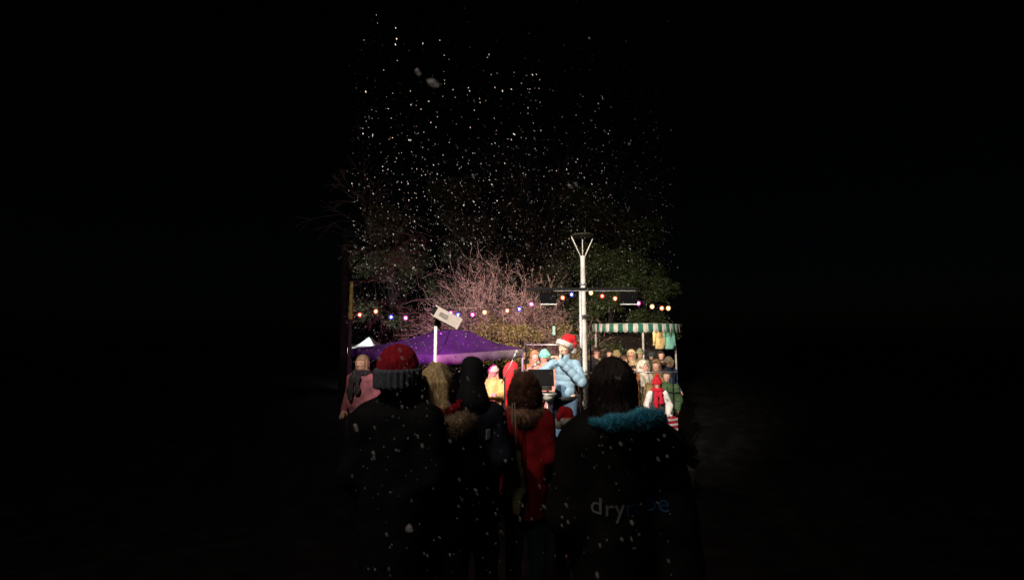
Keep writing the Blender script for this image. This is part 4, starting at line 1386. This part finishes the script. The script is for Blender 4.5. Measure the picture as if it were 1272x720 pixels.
def leafy(name, label, cat, px, D, ztop, width, mat, count, size, seed, group=None, trunk=True, low=.3):
    q = at(px, 430, D)
    o = root(name, label, cat, (q.x, D, gz(D)), group=group)
    r = random.Random(seed)
    H = ztop - gz(D)
    blobs = []
    for k in range(16 if trunk else 9):
        a = r.uniform(0, 6.28); hh = low + (1 - low) * r.random()
        rad = width * .5 * math.sqrt(max(.08, 1 - ((hh - .45) / .62) ** 2))
        rr = rad * math.sqrt(r.random()) * .8
        s = width * r.uniform(.15, .27)
        blobs.append(((rr * math.cos(a), rr * math.sin(a), H * hh - s * .35), (s, s, s * .75)))
    V, Q = leaves(blobs, count, size, seed)
    link('crown', meshdata('crown', V, Q, mat, False), o)
    segs = []
    if trunk:
        segs.append((0, 0, -.1, 0.03, 0, H * .45, .12, .08)); segs.append((.03, 0, H * .45, 0, .02, H * .85, .08, .03))
    for c_, s_ in blobs:
        z0 = min(H * .5, c_[2] * .6) if trunk else 0
        segs.append((0, 0, max(z0, -.05), c_[0], c_[1], c_[2], .035, .012))
    V, Q = frustums(segs, 6)
    link('trunk', meshdata('trunk', V, Q, DARKBARK), o)
    return o
EVG = leafmat('evergreen_leaf', (.040, .060, .014))
OLV = leafmat('olive_leaf', (.19, .16, .055))
leafy('evergreen_tree', 'bushy dark evergreen tree directly right of the lamp post', 'tree', 758, 15.0, at(760, 298, 15).z, 2.6, EVG, 36000, .055, 51, 'evergreen trees behind the stall')
leafy('evergreen_tree', 'dark evergreen tree above the right end of the striped awning', 'tree', 802, 16.0, at(800, 272, 16).z, 2.3, EVG, 34000, .055, 52, 'evergreen trees behind the stall')
leafy('evergreen_tree', 'tall evergreen tree barely visible in the dark behind the lamp post', 'tree', 735, 19.0, at(735, 225, 19).z, 3.6, EVG, 22000, .07, 53, 'evergreen trees behind the stall')
FAREVG = leafmat('far_evergreen_leaf', (.05, .05, .022))
for px, D, py_, w_, lab in ((486, 18.0, 262, 3.2, 'dark evergreen tree fading into the night above the white marquee'), (560, 20.0, 226, 3.8, 'dark evergreen tree fading into the night above the tilted lamp box'), (648, 21.0, 238, 4.0, 'dark evergreen tree fading into the night above the bare tree'), (690, 17.5, 292, 2.6, 'dark evergreen tree directly left of the lamp post head')):
    leafy('evergreen_tree', lab, 'tree', px, D, at(px, py_, D).z, w_, FAREVG, 24000, .075, int(px) + 7, 'evergreen trees behind the square', low=.2)
for px, D, pt, w_, cnt, lab in ((576, 11.2, 404, 1.3, 8000, 'olive green bush under the left side of the bare tree'), (648, 10.2, 400, 1.5, 11000, 'olive green bush right of the bare tree trunk'),
                                (700, 11.2, 392, 1.4, 8000, 'olive green bush directly behind the lighting stand'), (612, 10.9, 398, 1.5, 11000, 'olive green bush before the bare tree trunk'),
                                (752, 14.2, 412, 1.8, 8000, 'dark low bush behind the left end of the striped awning')):
    leafy('shrub', lab, 'bush', px, D, at(px, pt, D).z, w_, OLV if px < 740 else EVG, cnt, .032, int(px), 'bushes behind the stage', False, .35)

# ------------------------------------------------------------------ ground
nx, ny = 60, 160
xs = np.linspace(-60, 60, nx)
ys = np.concatenate([np.linspace(-8, 14, 110), np.linspace(15, 140, 50)])
G = np.array([(x_, y_, gz(y_)) for y_ in ys for x_ in xs])
Q = np.array([(j * nx + i, j * nx + i + 1, (j + 1) * nx + i + 1, (j + 1) * nx + i) for j in range(len(ys) - 1) for i in range(nx - 1)], np.int32)
m, nt, b = nodes_of('wet_tarmac')
N, L = nt.nodes, nt.links
tc = N.new('ShaderNodeTexCoord'); no = N.new('ShaderNodeTexNoise'); no.inputs['Scale'].default_value = 3.0; no.inputs['Detail'].default_value = 8
L.new(tc.outputs['Object'], no.inputs['Vector'])
cr = N.new('ShaderNodeValToRGB')
cr.color_ramp.elements[0].position = .45; cr.color_ramp.elements[1].position = .75
cr.color_ramp.elements[0].color = (.004, .004, .004, 1); cr.color_ramp.elements[1].color = (.012, .012, .012, 1)
L.new(no.outputs['Fac'], cr.inputs['Fac']); L.new(cr.outputs['Color'], b.inputs['Base Color'])
b.inputs['Roughness'].default_value = .75
b.inputs['Specular IOR Level'].default_value = .05
g = link('ground', meshdata('ground', G, Q, m)); tag(g, kind='structure')

# ------------------------------------------------------------------ falling snow
SN, nt, b = nodes_of('snowflake')
N, L = nt.nodes, nt.links
b.inputs['Base Color'].default_value = (.9, .9, .92, 1); b.inputs['Roughness'].default_value = .8
tr = N.new('ShaderNodeBsdfTranslucent'); tr.inputs['Color'].default_value = (.9, .9, .92, 1)
mx = N.new('ShaderNodeMixShader'); mx.inputs['Fac'].default_value = .55
L.new(b.outputs[0], mx.inputs[1]); L.new(tr.outputs[0], mx.inputs[2])
air = N.new('ShaderNodeBsdfTransparent'); mx2 = N.new('ShaderNodeMixShader'); mx2.inputs['Fac'].default_value = .70
L.new(mx.outputs[0], mx2.inputs[1]); L.new(air.outputs[0], mx2.inputs[2])
L.new(mx2.outputs[0], N['Material Output'].inputs['Surface'])

t_ = (1 + 5 ** .5) / 2
ICO = np.array([(-1, t_, 0), (1, t_, 0), (-1, -t_, 0), (1, -t_, 0), (0, -1, t_), (0, 1, t_), (0, -1, -t_), (0, 1, -t_), (t_, 0, -1), (t_, 0, 1), (-t_, 0, -1), (-t_, 0, 1)]) / math.sqrt(1 + t_ * t_)
ICF = np.array([(0, 11, 5), (0, 5, 1), (0, 1, 7), (0, 7, 10), (0, 10, 11), (1, 5, 9), (5, 11, 4), (11, 10, 2), (10, 7, 6), (7, 1, 8), (3, 9, 4), (3, 4, 2), (3, 2, 6), (3, 6, 8), (3, 8, 9), (4, 9, 5), (2, 4, 11), (6, 2, 10), (8, 6, 7), (9, 8, 1)])

def flakes(P, size, seed):
    r = np.random.default_rng(seed)
    n = len(P)
    J = ICO[None] * (.65 + .7 * r.random((n, 12, 1)))
    ax = r.normal(size=(n, 3)) * .3 + np.array([[.5, .1, -1.0]]); ax /= np.linalg.norm(ax, axis=1, keepdims=True)
    el = (r.random((n, 1, 1)) ** 1.2) * 1.3
    J = J + ax[:, None] * (J * ax[:, None]).sum(2, keepdims=True) * el
    V = P[:, None] + J * size[:, None, None]
    T = (np.arange(n)[:, None, None] * 12 + ICF[None]).reshape(-1, 3)
    return V.reshape(-1, 3), T.astype(np.int32)

NF = 11000
D = (rng.random(NF) * (12.5 ** 2.6 - 1.3 ** 2.6) + 1.3 ** 2.6) ** (1 / 2.6)
px = 438 + 397 * rng.random(NF) ** 1.3 + rng.normal(0, 4, NF)
py = -5 + 560 * rng.beta(2.5, 1.9, NF)
c, s = math.cos(PITCH), math.sin(PITCH)
u = (px - 636) / F; v = (360 - py) / F
dirs = np.stack([u, c - v * s, s + v * c], 1)
P = np.array(CAM)[None] + dirs * (D / dirs[:, 1])[:, None]
ground = np.array([gz(yy) for yy in P[:, 1]])
NN = 420
D2 = .9 + 1.2 * rng.random(NN)
u2 = (436 + 401 * rng.random(NN) - 636) / F; v2 = (360 - (420 + 300 * rng.random(NN) ** 1.3)) / F
d2 = np.stack([u2, c - v2 * s, s + v2 * c], 1)
P2 = np.array(CAM)[None] + d2 * (D2 / d2[:, 1])[:, None]
ok = P[:, 2] > ground + .05
P = P[ok]
size = np.exp(rng.normal(math.log(.0028), .50, len(P))).clip(.001, .0058) * (.75 + .25 * P[:, 1] / 6)
size = np.concatenate([size, np.exp(rng.normal(math.log(.0019), .4, NN))]); P = np.concatenate([P, P2])
V, T = flakes(P, size, 5)
sn = link('falling_snow', meshdata('falling_snow', V, T, SN, True)); tag(sn, kind='stuff')

for i, (px_, py_, D_, r_) in enumerate(((519, 90, .75, .0052), (539, 104, .62, .0058), (508, 656, .8, .0065), (484, 347, 1.1, .0065), (709, 232, 1.2, .0055), (716, 229, 1.3, .0045), (655, 304, 1.3, .0055), (557, 501, 1.5, .008), (575, 297, 1.4, .0055), (637, 350, 1.6, .006))):
    q = np.array([at(px_, py_, D_)])
    V, T = flakes(np.zeros((1, 3)), np.array([r_]), 900 + i)
    o = link('snowflake', meshdata('snowflake', V, T, SN, True), loc=tuple(q[0]))
    tag(o, 'large soft snowflake falling close in front of the scene', 'snowflake', 'large snowflakes falling close by')

# ------------------------------------------------------------------ light
w = bpy.data.worlds.new('World'); scene.world = w; w.use_nodes = True
nt = w.node_tree
sky = nt.nodes.new('ShaderNodeTexSky'); sky.sky_type = 'NISHITA'; sky.sun_disc = False
sky.sun_elevation = R(35); sky.sun_rotation = R(200)
bg = nt.nodes['Background']; bg.inputs['Strength'].default_value = .00012
nt.links.new(sky.outputs[0], bg.inputs['Color'])

def aimed(o, target):
    o.rotation_euler = (Vector(target) - o.location).to_track_quat('-Z', 'Y').to_euler()

def spot(name, pos, target, power, colr, angle, blend=.6, radius=.08):
    l = bpy.data.lights.new(name, 'SPOT'); l.energy = power; l.color = colr; l.spot_size = R(angle); l.spot_blend = blend; l.shadow_soft_size = radius
    o = bpy.data.objects.new(name, l); col.objects.link(o); o.location = pos; aimed(o, target)
    return o
def point(name, pos, power, colr, radius=.05):
    l = bpy.data.lights.new(name, 'POINT'); l.energy = power; l.color = colr; l.shadow_soft_size = radius
    o = bpy.data.objects.new(name, l); col.objects.link(o); o.location = pos
    return o
sl = bpy.data.lights.new('night_glow', 'SUN'); sl.energy = .10; sl.angle = R(12); sl.color = (1, .87, .78)
so = bpy.data.objects.new('night_glow', sl); col.objects.link(so); so.rotation_euler = (R(48), 0, R(-18))

mus_target = Vector((MUS[0], MUS[1], MUS[2] + 1.35))
spot('box_lamp_beam', keypos, keypos + Mt @ Vector((1, 0, 0)), 60, (1, .90, .78), 90, .7)
# the floodlight mast on our side of the square, above and behind the spectators
spot('mast_flood_beam', (-1.9, .3, 6.3), (.35, 8.0, 2.6), 6400, (1, .87, .74), 49, .8, .12)
point('spectator_fill_light', (-1.9, .3, 6.2), 270, (1, .86, .72), .12)  # added fill point, brightens near flakes and the spectators' heads
for i, (lp_, tgt) in enumerate(zip(lampnodes, (at(640, 400, 12.0), at(790, 425, 11.0)))):
    spot('floodlight_beam', lp_, tgt, 420 if i == 0 else 450, (1, .74, .50) if i == 0 else (1, .80, .58), 100 if i == 0 else 50, .8)
spot('purple_beam', purplepos, aim, 480, (.90, .03, .70), 98, 1.0, .04)
point('added_stall_light', stall_lamp_pos, 22, (1, .76, .48))
spot('marquee_beam', marquee_lamp_pos, (MQ.x, MQ.y, MQ.z + az_ - .3), 700, (.88, 1, .92), 100, .6)

# ------------------------------------------------------------------ camera and render settings
cd = bpy.data.cameras.new('camera'); cam = bpy.data.objects.new('camera', cd); col.objects.link(cam)
cam.location = CAM
cam.rotation_euler = (math.pi / 2 + PITCH, 0, 0)
cd.sensor_width = 36.0; cd.lens = F / 1272.0 * 36.0
cd.clip_start = .05; cd.clip_end = 500
cd.dof.use_dof = True; cd.dof.focus_distance = 6.5; cd.dof.aperture_fstop = 2.5
scene.camera = cam
vs = scene.view_settings
vs.view_transform = 'Standard'; vs.look = 'None'; vs.exposure = 0; vs.gamma = 1; vs.use_curve_mapping = False
cy = scene.cycles
cy.use_denoising = True
cy.max_bounces = 5; cy.diffuse_bounces = 2; cy.glossy_bounces = 2; cy.transmission_bounces = 3; cy.transparent_max_bounces = 6
cy.caustics_reflective = False; cy.caustics_refractive = False
cy.sample_clamp_indirect = 2.0
scene.render.film_transparent = False
